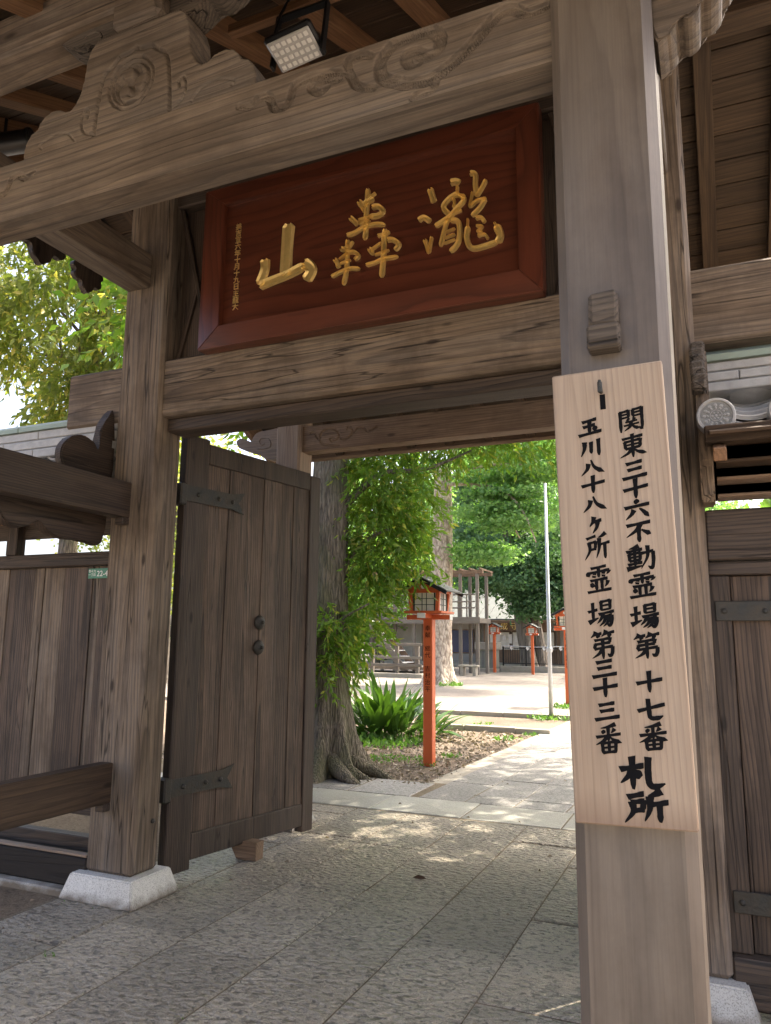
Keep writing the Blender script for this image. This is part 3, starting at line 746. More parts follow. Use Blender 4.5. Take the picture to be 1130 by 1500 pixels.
# doors
def door(name, hx, hy, ang, mirror=False):
    s = -1 if mirror else 1
    bm = bmesh.new()
    def bx(u0, u1, t0, t1, z0, z1, bev=.006): box_bm(u1-u0, t1-t0, z1-z0, bev, bm, ((u0+u1)/2, (t0+t1)/2, (z0+z1)/2))
    bx(-.03, .175, -.035, .035, .045, 2.86); bx(1.275, 1.40, -.035, .045, .055, 2.815)
    bx(.176, 1.274, -.032, .03, .10, .262); bx(.176, 1.274, -.032, .03, 2.69, 2.832)
    # tapered feet
    me = to_mesh(bm)
    d = place(name, me, wood('dark', 2), G, (hx, hy, 0))
    d.rotation_euler = (0, 0, ang)
    ws = [.21, .19, .17, .20, .14, .20]; x = .178
    for i, wd in enumerate(ws):
        e = min(x+wd, 1.273)
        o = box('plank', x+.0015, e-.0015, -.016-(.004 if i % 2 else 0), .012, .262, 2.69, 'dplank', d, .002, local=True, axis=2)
        x = e
        if x >= 1.272: break
    for z, ztop in ((2.455, 0), (.565, 0)):
        bm = bmesh.new()
        poly = [(-.05, -.055), (.40, -.05), (.52, -.075), (.475, -.01), (.455, 0), (.475, .012), (.525, .085), (.40, .055), (-.05, .055)]
        prism_bm(poly, .008, 'XZ', .002, bm, (0, -.044, 0))
        for u in (.08, .27, .40): lathe(bm, [(.016, 0), (.015, -.006), (.007, -.013)], 12, 'Y', (u, -.045, 0))
        bx2 = box_bm(.06, .10, .15, .01, bm, (-.045, .0, -.01))
        place('hinge_strap', to_mesh(bm), M['iron'], d, (0, 0, z), local=True)
    for z in (1.615, 1.435):
        bm = bmesh.new()
        lathe(bm, [(.053, 0), (.052, -.006), (.042, -.018), (.022, -.026), (.013, -.028), (.013, -.040), (.010, -.046)], 24, 'Y')
        place('domed_knob', to_mesh(bm, smooth=True), M['iron'], d, (.745, -.0205, z), local=True)
    return d
door('door', -3.235, 4.03, math.atan2(1.267, .233))
d2 = door('door', -.30, 4.03, pi-math.atan2(1.267, .233))

# nail, old wooden peg block on the front post
box('peg_block', -.240, -.166, 1.700, 1.752, 2.165, 2.225, 'weather', G, .006, axis=0)
bm = box_bm(.070, .036, .088, .010)
for v in bm.verts: v.co += Vector((random.uniform(-.003, .003), random.uniform(-.004, .002), random.uniform(-.004, .004)))
place('weathered_peg', to_mesh(bm), wood('weather', 0), G, (-.202, 1.733, 2.268))
bm = bmesh.new(); lathe(bm, [(.014, 0), (.013, -.01), (.005, -.016)], 12, 'X')
place('nail_head', to_mesh(bm), M['iron'], G, (-3.158, 3.80, .42), (0, 0, pi))

# ------------------------------------------------------------ name plaque of the gate
pq = thing('name_plaque', 'red lacquered wooden plaque with large gold characters above the gate opening', 'plaque', (-1.77, 3.6, 3.25))
x0, x1, z0, z1 = -2.83, -.705, 3.238, 4.30; i0, i1, j0, j1 = -2.665, -.825, 3.365, 4.165
yo, yi, yb = 3.545, 3.585, 3.655
def frame_piece(pts, ax):
    # pts: outer a, outer b, inner b, inner a (X,Z)
    bm = bmesh.new(); cx = sum(p[0] for p in pts)/4; cz = sum(p[1] for p in pts)/4
    fr = [bm.verts.new((p[0]-cx, yy-yo, p[1]-cz)) for p, yy in zip(pts, (yo+.022, yo+.022, yo, yo))]
    bk = [bm.verts.new((p[0]-cx, yb-yo, p[1]-cz)) for p in pts]
    bm.faces.new(fr); bm.faces.new(bk[::-1])
    for i in range(4): bm.faces.new((fr[i], bk[i], bk[(i+1) % 4], fr[(i+1) % 4]))
    bmesh.ops.bevel(bm, geom=list(bm.edges), offset=.004, segments=2, affect='EDGES')
    place('frame_piece', to_mesh(bm), wood('lacquer', ax), pq, (cx, yo, cz))
frame_piece([(x0, z0), (x1, z0), (i1, j0), (i0, j0)], 0); frame_piece([(x1, z1), (x0, z1), (i0, j1), (i1, j1)], 0)
frame_piece([(x0, z1), (x0, z0), (i0, j0), (i0, j1)], 2); frame_piece([(x1, z0), (x1, z1), (i1, j1), (i1, j0)], 2)
box('panel', i0-.01, i1+.01, yi, yi+.03, j0-.01, j1+.01, 'lacquer', pq, 0, axis=0)
TAKI = [(.042,[(-1.315,3.954),(-1.303,3.911),(-1.292,3.868)]),(.036,[(-1.382,3.780),(-1.351,3.790),(-1.312,3.758)]),(.03,[(-1.345,3.657),(-1.331,3.615),(-1.320,3.573)]),(.022,[(-1.320,3.578),(-1.312,3.622),(-1.303,3.665)]),
 (.045,[(-1.195,3.961),(-1.167,3.960),(-1.145,3.946)]),(.02,[(-1.156,3.932),(-1.158,3.898)]),(.034,[(-1.146,3.889),(-1.201,3.869),(-1.237,3.826),(-1.201,3.772)]),(.034,[(-1.124,3.861),(-1.124,3.833),(-1.157,3.801),(-1.201,3.761),(-1.256,3.734),(-1.284,3.723)]),
 (.024,[(-1.173,3.890),(-1.146,3.872),(-1.113,3.859)]),(.018,[(-1.179,3.863),(-1.173,3.833),(-1.179,3.806)]),(.022,[(-1.185,3.774),(-1.157,3.779),(-1.133,3.784)]),(.03,[(-1.212,3.758),(-1.234,3.678),(-1.254,3.598)]),
 (.034,[(-1.196,3.740),(-1.152,3.716),(-1.147,3.631),(-1.164,3.584),(-1.199,3.556)]),(.015,[(-1.225,3.672),(-1.170,3.684)]),(.015,[(-1.230,3.640),(-1.170,3.650)]),(.015,[(-1.235,3.610),(-1.170,3.620)]),
 (.034,[(-1.085,3.991),(-1.056,3.974),(-1.056,3.912),(-1.049,3.848)]),(.028,[(-1.049,3.843),(-1.022,3.881),(-0.995,3.928)]),(.016,[(-1.070,3.876),(-1.081,3.828),(-1.090,3.788)]),(.022,[(-1.087,3.790),(-1.049,3.815),(-0.996,3.819)]),
 (.032,[(-1.002,3.820),(-1.029,3.776),(-1.077,3.735)]),(.026,[(-1.056,3.719),(-1.024,3.714),(-1.006,3.682)]),(.017,[(-1.054,3.674),(-1.019,3.662),(-1.046,3.639),(-1.020,3.636)]),(.02,[(-1.046,3.614),(-1.009,3.614),(-0.989,3.585)]),
 (.014,[(-1.098,3.726),(-1.101,3.676)]),(.036,[(-1.099,3.681),(-1.107,3.622),(-1.094,3.570),(-1.063,3.546),(-1.000,3.549),(-0.937,3.558)]),(.048,[(-0.938,3.552),(-0.924,3.593),(-0.944,3.652)]),(.016,[(-0.944,3.646),(-0.954,3.670)])]
TODO_ = [(.034,[(-1.692,4.048),(-1.697,3.965),(-1.702,3.876),(-1.703,3.788),(-1.709,3.736)]),(.02,[(-1.691,3.993),(-1.661,3.998),(-1.643,4.009)]),(.040,[(-1.749,3.983),(-1.727,3.954),(-1.691,3.969),(-1.655,3.978)]),(.022,[(-1.733,3.943),(-1.714,3.909)]),
 (.036,[(-1.666,3.927),(-1.624,3.920),(-1.597,3.884),(-1.629,3.865),(-1.678,3.871)]),(.036,[(-1.803,3.894),(-1.781,3.871),(-1.753,3.840)]),(.020,[(-1.750,3.864),(-1.714,3.867),(-1.660,3.872)]),(.020,[(-1.744,3.838),(-1.677,3.847)]),(.03,[(-1.822,3.787),(-1.773,3.791),(-1.713,3.813),(-1.641,3.815),(-1.584,3.799)]),
 (.030,[(-1.815,3.759),(-1.817,3.694),(-1.818,3.606),(-1.823,3.548),(-1.837,3.486)]),(.02,[(-1.808,3.704),(-1.781,3.740)]),(.034,[(-1.858,3.714),(-1.839,3.704),(-1.808,3.716)]),(.028,[(-1.808,3.680),(-1.771,3.672),(-1.746,3.644),(-1.770,3.625)]),(.034,[(-1.897,3.654),(-1.880,3.630),(-1.870,3.598)]),(.018,[(-1.868,3.645),(-1.814,3.675)]),(.018,[(-1.862,3.620),(-1.794,3.630)]),(.026,[(-1.916,3.551),(-1.861,3.567),(-1.800,3.578),(-1.736,3.565)]),
 (.036,[(-1.581,3.772),(-1.589,3.704),(-1.591,3.617),(-1.596,3.543),(-1.601,3.487)]),(.024,[(-1.628,3.741),(-1.598,3.741),(-1.554,3.749)]),(.034,[(-1.568,3.705),(-1.533,3.697),(-1.498,3.661),(-1.521,3.631)]),(.034,[(-1.681,3.677),(-1.662,3.649),(-1.650,3.647)]),(.020,[(-1.668,3.662),(-1.604,3.695)]),(.018,[(-1.644,3.628),(-1.556,3.639)]),(.026,[(-1.697,3.578),(-1.638,3.583),(-1.591,3.594),(-1.503,3.590)])]
YAMA = [(.095,[(-2.215,3.949),(-2.222,3.821),(-2.225,3.711),(-2.225,3.621)]),(.075,[(-2.374,3.752),(-2.371,3.685),(-2.405,3.594)]),(.07,[(-2.404,3.587),(-2.314,3.604),(-2.203,3.624),(-2.094,3.657)]),(.085,[(-2.102,3.679),(-2.050,3.621),(-2.084,3.560)])]
for nm, strokes in (('TAKI', TAKI), ('TODO', TODO_), ('YAMA', YAMA)):
    bm = bmesh.new()
    cx = sum(p[0] for w_, s_ in strokes for p in s_)/sum(len(s_) for w_, s_ in strokes); cz = 3.7
    for i, (w_, s_) in enumerate(strokes):
        pts = smooth_poly([(p[0]-cx, p[1]-cz) for p in s_], 6)
        ribbon(bm, pts, lambda t, w_=w_: w_*.94*(1.0-.10*sin(pi*t)-(.55*max(0, (t-.9)/.1)**2)-(.5*max(0, (.06-t)/.06)**2)), 0, .016+.0005*(i % 5), .30)
    place('gold_character', to_mesh(bm), M['gold'], pq, (cx, yi-.0003, cz))
me = text_mesh('美\n吉\n宣\n六\n年\n十\n月\n十\n九\n日\n主\n龍\n大', .046, .004, .955, 0.0, -.0006)
place('gold_inscription', me, M['gold'], pq, (-2.575, yi-.003, 3.995), (pi/2, 0, 0))

# ------------------------------------------------------------ brush lettering for the long board
def S(kind, *p): return (kind, list(zip(p[::2], p[1::2])))
GL = {
'玉': [S('h',22,20,76,14),S('h',25,48,70,43),S('v',50,17,48,84),S('h',6,90,94,82),S('d',62,56,78,70)],
'川': [S('p',26,12,24,50,10,88),S('v',51,18,50,78),S('v',80,8,80,94)],
'八': [S('p',36,28,30,58,6,88),S('n',46,10,60,52,97,86)],
'十': [S('h',6,54,94,44),S('v',50,6,49,96)],
'ヶ': [S('p',42,8,34,34,14,58),S('h',32,36,84,30),S('p',62,32,56,64,30,94)],
'所': [S('h',12,20,46,13),S('p',20,34,22,64,2,96),S('h',20,37,46,34),S('v',46,34,43,60),S('h',22,62,46,59),S('p',86,6,70,16,56,20),S('p',60,22,58,60,46,94),S('h',60,46,98,41),S('v',80,44,80,98)],
'霊': [S('h',22,8,78,4),S('d',12,20,8,36),S('h',12,24,90,19),S('p',90,19,88,26,80,34),S('v',50,6,50,42),S('t',28,27,40,30),S('t',26,37,38,40),S('t',62,27,74,29),S('t',62,37,74,39),S('h',18,52,82,48),S('v',40,51,40,88),S('v',61,50,61,88),S('d',20,60,28,76),S('p',84,56,80,68,72,78),S('h',6,92,94,88)],
'場': [S('h',2,42,36,37),S('v',20,12,20,74),S('r',2,80,40,66),S('v',52,10,52,42),S('h',52,11,86,8),S('v',86,8,85,40),S('t',54,25,83,23),S('t',54,40,85,38),S('h',42,54,98,48),S('p',58,52,50,70,34,86),S('h',56,64,90,60),S('c',90,60,90,78,82,96,70,88),S('p',68,64,60,82,42,96),S('p',80,63,74,84,56,99)],
'第': [S('p',26,2,20,12,6,22),S('h',20,13,46,10),S('d',30,14,36,24),S('p',64,0,58,12,46,21),S('h',60,12,94,8),S('d',72,13,80,23),S('h',20,33,78,29),S('v',78,29,76,44),S('h',22,47,77,44),S('v',22,47,17,62),S('h',18,63,86,58),S('c',86,58,84,80,76,90,66,82),S('v',50,30,50,99),S('p',48,63,34,80,8,94)],
'三': [S('h',22,20,78,14),S('h',26,50,76,45),S('h',6,88,94,80)],
'番': [S('p',78,2,50,10,22,13),S('d',28,20,36,31),S('p',74,17,68,24,60,31),S('h',6,42,94,36),S('v',50,10,50,58),S('p',46,42,30,56,2,68),S('n',54,42,68,54,98,66),S('v',26,63,28,98),S('h',26,64,76,60),S('v',76,60,74,97),S('t',28,79,74,77),S('h',28,95,74,93),S('v',51,62,51,94)],
'関': [S('v',12,10,12,97),S('h',12,12,42,9),S('v',42,9,42,38),S('t',14,24,40,23),S('t',14,38,42,36),S('h',58,9,90,6),S('v',90,6,90,94),S('p',90,90,84,92,76,84),S('v',58,9,58,36),S('t',60,22,88,20),S('t',58,36,88,34),S('d',36,44,43,52),S('p',64,42,60,48,55,52),S('t',30,58,72,56),S('t',24,72,78,69),S('p',50,58,46,78,24,94),S('n',52,71,62,82,78,91)],
'東': [S('h',14,18,86,13),S('v',22,31,24,62),S('h',22,32,78,28),S('v',78,28,76,60),S('t',24,46,76,44),S('h',24,61,76,58),S('v',50,2,50,99),S('p',47,62,32,80,2,94),S('n',53,62,68,78,99,90)],
'六': [S('d',44,4,54,22),S('h',6,38,94,31),S('p',38,50,28,70,6,92),S('n',58,46,72,62,92,92)],
'不': [S('h',8,17,92,11),S('p',58,14,42,42,4,70),S('v',50,36,50,98),S('n',60,42,74,54,94,68)],
'動': [S('p',46,3,28,9,10,12),S('h',2,23,56,18),S('v',10,33,12,62),S('h',10,34,50,31),S('v',50,31,48,61),S('t',12,47,48,46),S('h',12,61,49,60),S('v',30,8,30,86),S('h',6,75,54,71),S('r',0,92,58,84),S('h',56,35,94,31),S('c',94,31,94,68,88,97,74,88),S('p',76,6,74,50,50,96)],
'七': [S('h',4,56,96,36),S('c',40,6,42,56,46,88,70,92,90,84)],
'札': [S('h',2,36,52,29),S('v',28,2,28,98),S('p',27,36,18,58,0,78),S('d',32,44,46,64),S('c',64,4,62,50,64,84,76,94,98,86)],
}
def stroke_w(kind, t, base):
    if kind == 'h': return base*(.95-.28*sin(pi*t)+.12*t) * (1 if t < .93 else .8)
    if kind == 't': return base*.62
    if kind == 'v': return base*(1.15-.2*sin(pi*t)) * (1-.65*max(0, (t-.8)/.2))
    if kind == 'p': return base*(1.2*(1-t)**.7+.12)
    if kind == 'n': return base*(.45+1.0*t**1.2 if t < .78 else (1.25*(1-(t-.78)/.24)))
    if kind == 'd': return base*(.45+.95*sin(pi*min(1, t*.75+.1)))
    if kind == 'r': return base*(1.15*(1-t)+.35)
    if kind == 'c': return base*(1.1-.15*t) * (1-.75*max(0, (t-.8)/.2))
    return base
def painted(ch, *a):
    bm = bmesh.new(); brush_char(bm, ch, *a)
    place('character', to_mesh(bm), M['ink'], lb, (0, 0, 0), local=True)
def brush_char(bm, ch, cx, cz, w, h, wt, y, cnt):
    for kind, pts in GL[ch]:
        P = smooth_poly([(cx+(p[0]/100-.5)*w, cz-(p[1]/100-.5)*h+(p[0]/100-.5)*w*.10) for p in pts], 7)
        n = len(P); rows = []; cnt[0] += 1; yy = y-.0001*(cnt[0] % 17)
        for i, p in enumerate(P):
            a, b = P[max(i-1, 0)], P[min(i+1, n-1)]; d = (b-a)/(np.linalg.norm(b-a)+1e-9); nn = np.array((-d[1], d[0]))
            t = i/(n-1); ww = stroke_w(kind, t, wt)/2*(1+random.uniform(-.06, .06))
            sh = d*ww*.5 if i == 0 else (-d*0)
            # slanted brush entry and exit
            e = ww*.55 if i in (0, n-1) and kind in 'hvt' else 0
            s = 1 if i == n-1 else -1
            q1, q2 = p+nn*ww+d*s*e*.9, p-nn*ww+d*s*e*.1
            rows.append((bm.verts.new((q1[0], yy, q1[1])), bm.verts.new((q2[0], yy, q2[1]))))
        for (a1, a2), (b1, b2) in zip(rows, rows[1:]): bm.faces.new((a1, b1, b2, a2))
lb = thing('pilgrimage_board', 'long pale wooden board with black brush characters hung on the near right post', 'sign', (-.190, 1.72, 1.62))
lb.rotation_euler = (0, radians(-1.3), 0)
W_, H_ = .243, .992
bm = box_bm(W_, .028, H_, .003)
place('board', to_mesh(bm), wood('board', 2), lb, (0, 0, 0), local=True)
cnt = [0]; yF = -.0146
tz = .4925
right = list('関東三十六不動霊場第十七番'); rz_ = [.098,.168,.236,.283,.335,.395,.452,.520,.590,.662,.735,.800,.862]
right_y = [612,655,703,735,767,790,828,873,920,957,1013,1045,1085]
left_y = [630,665,700,725,747,777,813,868,912,962,995,1020,1052,1090]
left = list('玉川八十八ヶ所霊場第三十三番')
# heights measured from the board's top (board spans 985 mm)
rh = [.110,.169,.224,.266,.313,.362,.418,.479,.543,.606,.680,.735,.792]
lh = [.115,.165,.209,.248,.293,.340,.388,.462,.535,.603,.653,.693,.742,.799]
for ch, hh in zip(right, rh):
    small = ch in '三十六不七'; wt_ = .0092 if small else .0076
    painted(ch, .048, tz-hh-.015, .059 if not small else .057, .047 if small else .054, wt_, yF, cnt)
for ch, hh in zip(left, lh):
    small = ch in '三十八川ヶ玉'; wt_ = .0090 if small else .0074
    painted(ch, -.042, tz-hh-.015, .056 if ch != 'ヶ' else .036, .043 if small else .061, wt_, yF, cnt)
painted('札', .022, tz-.879, .090, .066, .0132, yF, cnt)
painted('所', .024, tz-.945, .090, .066, .0128, yF, cnt)
bm = bmesh.new(); bm_tube(bm, [(0, 0, 0), (0, -.022, -.004), (.0, -.026, .012), (0, -.022, .022)], [.0035]*4, 8)
box_bm(.010, .010, .026, .002, bm, (0, -.022, .006))
place('hanging_nail', to_mesh(bm), M['iron'], lb, (-.012, -.012, tz-.052), local=True)
bm = box_bm(.012, .002, .035, 0); place('slot', to_mesh(bm), M['ink'], lb, (-.010, -.0142, tz-.075), local=True)

# ------------------------------------------------------------ lamps under the roof (unlit)
fl = thing('floodlight', 'black floodlight with a square led lens hanging under the roof', 'floodlight', (-1.42, 2.30, 3.86))
bm = box_bm(.21, .15, .030, .008)
hd = place('housing', to_mesh(bm), M['blackpaint'], fl, (-1.42, 2.30, 3.845), (radians(-14), radians(-6), 0))
bm = box_bm(.19, .13, .010, .004)
ln = place('lens', to_mesh(bm), M['lens'], fl, (-1.419, 2.296, 3.826), (radians(-14), radians(-6), 0))
bm = bmesh.new()
for i in range(7):
    for j in range(4): box_bm(.017, .018, .006, .004, bm, (-.075+i*.025, -.045+j*.03, -.007))
place('led_array', to_mesh(bm), M['white'], ln, (0, 0, 0), local=True, kind='stuff')
bm = bmesh.new()
for i in range(9): box_bm(.13, .005, .04, .001, bm, (0, -.05+i*.0125, .035))
place('cooling_fins', to_mesh(bm), M['alu'], fl, (-1.42, 2.32, 3.87), (radians(-14), radians(-6), 0))
bm = bmesh.new()
for s in (-1, 1): box_bm(.012, .03, .26, .002, bm, (s*.115, 0, .09))
box_bm(.242, .03, .012, .002, bm, (0, 0, .222))
place('bracket', to_mesh(bm), M['blackpaint'], fl, (-1.42, 2.32, 3.83), (radians(-8), 0, 0))
bm = bmesh.new(); bm_tube(bm, [(-.06, 0, 0), (-.10, -.02, .06), (-.09, 0, .16), (-.05, .02, .26)], [.006]*4, 8)
place('cable', to_mesh(bm), M['blackpaint'], fl, (-1.42, 2.32, 3.88))
box('lamp_batten', -1.78, -1.22, 2.33, 2.37, 4.055, 4.10, 'rafter', G, .003)
sp_ = thing('spotlight', 'black cylindrical spotlight under the roof behind the carved beam, at the left edge', 'spotlight', (-3.42, 2.60, 4.18))
bm = bmesh.new(); lathe(bm, [(.055, -.16), (.06, -.15), (.06, .12), (.066, .125), (.066, .14), (.052, .142), (.05, .12), (.01, .11)], 24, 'X')
place('barrel', to_mesh(bm, smooth=True), M['blackpaint'], sp_, (-3.42, 2.60, 4.165), (0, radians(-8), radians(20)))
bm = box_bm(.02, .02, .16, .002); place('stem', to_mesh(bm), M['blackpaint'], sp_, (-3.46, 2.60, 4.25))

# ------------------------------------------------------------ side walls
def pan_tile_mesh(w=.27, L=.26, sag=.05, t=.018, n=10):
    bm = bmesh.new(); rows = []
    for yy in (0, L):
        top = []; bot = []
        for i in range(n+1):
            u = i/n; z = -sag*4*u*(1-u) + .0
            if u > .86: z = (u-.86)/.14*.035-sag*4*.86*.14*(1-(u-.86)/.14)
            zz = z + (.018 if yy == 0 else 0.0)
            top.append(bm.verts.new((u*w, yy, zz+t))); bot.append(bm.verts.new((u*w, yy, zz)))
        rows.append((top, bot))
    (t0, b0), (t1, b1) = rows
    for i in range(n):
        bm.faces.new((t0[i], t0[i+1], t1[i+1], t1[i])); bm.faces.new((b0[i+1], b0[i], b1[i], b1[i+1]))
        bm.faces.new((b0[i], b0[i+1], t0[i+1], t0[i])); bm.faces.new((t1[i], t1[i+1], b1[i+1], b1[i]))
    bm.faces.new((b0[0], t0[0], t1[0], b1[0])); bm.faces.new((t0[n], b0[n], b1[n], t1[n]))
    return to_mesh(bm, 'pan_tile')
PT = pan_tile_mesh(); PT.materials.append(M['tile_lt'])
def eave_disk(parent, x, y, z):
    bm = bmesh.new()
    lathe(bm, [(.078, .10), (.078, -.005), (.074, -.014), (.066, -.014), (.062, -.004), (.0, -.004)], 40, 'Y')
    o = place('eave_disk', to_mesh(bm), M['tile_lt'], parent, (x, y, z))
    bm = bmesh.new()
    lathe(bm, [(.060, .0), (.060, -.0022)], 32, 'Y')
    place('disk_ground', to_mesh(bm), M['tile'], o, (0, -.004, 0), local=True)
    bm = bmesh.new()
    for k in range(12):
        a = 2*pi*k/12
        lathe(bm, [(.0075, 0), (.006, -.004), (.001, -.005)], 10, 'Y', (.046*cos(a), 0, .046*sin(a)))
        lathe(bm, [(.0055, 0), (.004, -.004), (.001, -.005)], 8, 'Y', (.034*cos(a), 0, .034*sin(a)))
    for k in range(6):
        a = 2*pi*k/6; lathe(bm, [(.0045, 0), (.003, -.004)], 8, 'Y', (.014*cos(a), 0, .014*sin(a)))
    lathe(bm, [(.006, 0), (.004, -.005)], 10, 'Y')
    ribbon(bm, arc(0, 0, .0235, 0, 2*pi, 28), .003, 0, .003)
    place('flower_emblem', to_mesh(bm), M['tile_lt'], o, (0, -.0064, 0), local=True)
def eave_pendant(parent, x, y, z, w=.27, sag=.05):
    bm = bmesh.new(); n = 14; T = []; B = []
    for i in range(n+1):
        u = i/n; zz = -sag*4*u*(1-u)
        T.append((u*w, zz)); B.append((u*w, zz-.052+(.016 if i in (0, n) else 0)))
    prism_bm(T+B[::-1], .016, 'XZ', 0, bm)
    o = place('eave_front', to_mesh(bm), M['tile'], parent, (x, y, z))
    bm = bmesh.new()
    ribbon(bm, [np.array(p)+np.array((0, -.005)) for p in T], .008, 0, .005)
    ribbon(bm, [np.array(p)+np.array((0, .005)) for p in B], .010, 0, .006)
    for s in (-1, 1):
        for k in range(4):
            u = .5+s*(.06+k*.11); c = np.array((u*w, -sag*4*u*(1-u)-.026)); f = 1 if k % 2 else -1
            sp = [c+np.array((s*(.010-.0075*q/8)*cos(q*.9)*1.0, f*(.012-.009*q/8)*sin(q*.9))) for q in range(9)]
            ribbon(bm, smooth_poly(sp, 3), .0035, 0, .004)
    lathe(bm, [(.008, 0), (.004, -.005)], 8, 'Y', (.5*w, 0, -sag-.024))
    place('scroll_relief', to_mesh(bm), M['tile_lt'], o, (0, -.001, 0), local=True)
def ridge(parent, x0, x1, y, z0, z1, seg=.34, ph=0.0):
    """copper cap over three stepped courses of flat tiles"""
    h = (z1-z0-.075)/3
    for c in range(3):
        hw = .15-.018*c; zb = z0+c*h
        x = x0-((c*.5) % 1)*seg-ph*seg
        while x < x1:
            a, b = max(x, x0), min(x+seg, x1)
            if b-a > .03:
                bm = box_bm(b-a-.004, hw*2, h-.014, .004)
                place('ridge_tile', to_mesh(bm), M['tile_lt'], parent, ((a+b)/2, y, zb+h/2))
            x += seg
        bm = box_bm(x1-x0-.01, hw*2-.035, .012, 0)
        place('ridge_mortar', to_mesh(bm), M['tile'], parent, ((x0+x1)/2, y, zb+h-.004))
    x = x0
    while x < x1-.02:
        b = min(x+seg*1.6, x1)
        bm = prism_bm([(-.125, 0), (.125, 0), (.125, .03), (.06, .068), (-.06, .068), (-.125, .03)], b-x-.003, 'YZ', .004)
        place('ridge_cap', to_mesh(bm), M['copper'], parent, (x, y, z1-.075))
        x += seg*1.6
# right wall with the wicket
rw = thing('side_wall', 'dark plank side wall with a low tiled roof and iron straps right of the gate', 'wall', (1.2, 3.8, 0))
XR0, XR1 = -.0245, 2.5
box('sill', XR0, XR1, 3.66, 3.86, .03, .225, 'dark', rw, .012, axis=0)
box('head_rail', XR0, XR1, 3.68, 3.82, 1.865, 2.095, 'dark', rw, .008, axis=0)
box('under_rail', XR0, XR1, 3.70, 3.80, 1.80, 1.86, 'dark', rw, .005, axis=0)
box('stile', XR0, XR0+.085, 3.71, 3.79, .228, 1.797, 'dark', rw, .004)
x = XR0+.088; i = 0
while x < XR1:
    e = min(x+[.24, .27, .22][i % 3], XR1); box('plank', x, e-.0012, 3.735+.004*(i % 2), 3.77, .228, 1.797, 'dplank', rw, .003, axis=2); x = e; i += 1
box('light_stop_panel', XR0, XR1, 3.772, 3.786, .228, 1.80, 'dark', rw, .001, axis=2)  # added behind the planks to stop light leaking through their gaps
for z in (1.64, .43):
    bm = bmesh.new(); box_bm(.62, .008, .088, .003, bm, (.31, 0, 0))
    for u in (.035, .2, .45): lathe(bm, [(.013, 0), (.012, -.006), (.005, -.010)], 12, 'Y', (u, -.004, 0))
    place('hinge_strap', to_mesh(bm), M['iron'], rw, (XR0+.02, 3.705, z))
box('roof_purlin', XR0, XR1, 3.72, 3.84, 2.42, 2.54, 'deck', rw, .006, axis=0)
for yy, zz in ((3.36, 2.36), (3.50, 2.30), (3.62, 2.24)):
    pass
box('eave_beam', XR0+.02, XR1, 3.34, 3.42, 2.325, 2.40, 'deck', rw, .006, axis=0)
for k in range(9):
    x = .05+k*.30
    place('bracket_rafter', to_mesh(box_bm(.05, .62, .055, .004)), wood('rafter', 1), rw, (x, 3.56, 2.36), (radians(20), 0, 0))
for k in range(3):
    place('soffit_board', to_mesh(box_bm(XR1-XR0-.08, .19, .014, .002)), wood('deck', 0), rw, ((XR0+XR1)/2, 3.38+k*.2, 2.385+k*.072), (radians(20), 0, 0))
for k in range(3): box('back_board', XR0, XR1, 3.85, 3.87, 2.165, 2.50, 'soft', rw, .002, axis=0)
for k in range(3): box('louvre_board', XR0+.06, XR1, 3.50+.06*k, 3.62+.06*k, 2.27-.065*k, 2.285-.065*k, 'soft' if k else 'deck', rw, .002, axis=0)
RS = radians(22)
def tiled_slope(parent, x0, ncol, y_e, z_e, y_r, rows, s=1):
    L = .125
    for c in range(ncol):
        for r in range(rows):
            y = y_e+r*L*cos(RS)*s; z = z_e+r*L*sin(RS)+.006*r
            o = bpy.data.objects.new('roof_tile', PT); COL.objects.link(o); o.parent = parent
            o.location = Vector((x0+c*.275, y, z))-ORG[parent.name]; o.rotation_euler = (RS, 0, 0)
            if s < 0: o.rotation_euler = (RS, 0, pi); o.location.x += .27
        if s > 0:
            eave_disk(parent, x0+c*.275-.014, y_e-.05, z_e-.012); eave_pendant(parent, x0+c*.275, y_e-.012, z_e+.004)
tiled_slope(rw, .060, 8, 3.44, 2.462, 3.8, 3)
tiled_slope(rw, .062, 8, 4.16, 2.485, 3.8, 3, -1)
ridge(rw, -.012, XR1, 3.80, 2.635, 2.872)
# verge board against the post, ragged on top
VB = [(3.44,2.36),(3.45,2.28),(3.47,2.25),(3.48,2.13),(3.50,2.10),(3.64,2.10),(3.66,2.3),(3.66,2.82),(3.60,2.83),(3.54,2.76),(3.48,2.66),(3.45,2.50)]
bm = prism_bm([(p[0]-3.45, p[1]-2.45) for p in VB], .055, 'YZ', .008)
place('verge_board', to_mesh(bm), wood('old', 2), rw, (-.03, 3.45, 2.45))
bm = bmesh.new()
for k in range(7):
    box_bm(.064, .10, .05, .012, bm, (random.uniform(-.005, .005), -.11+k*.028, -.12+k*.040))
place('weathered_verge_cap', to_mesh(bm), wood('weather', 1), rw, (-.012, 3.56, 2.72))

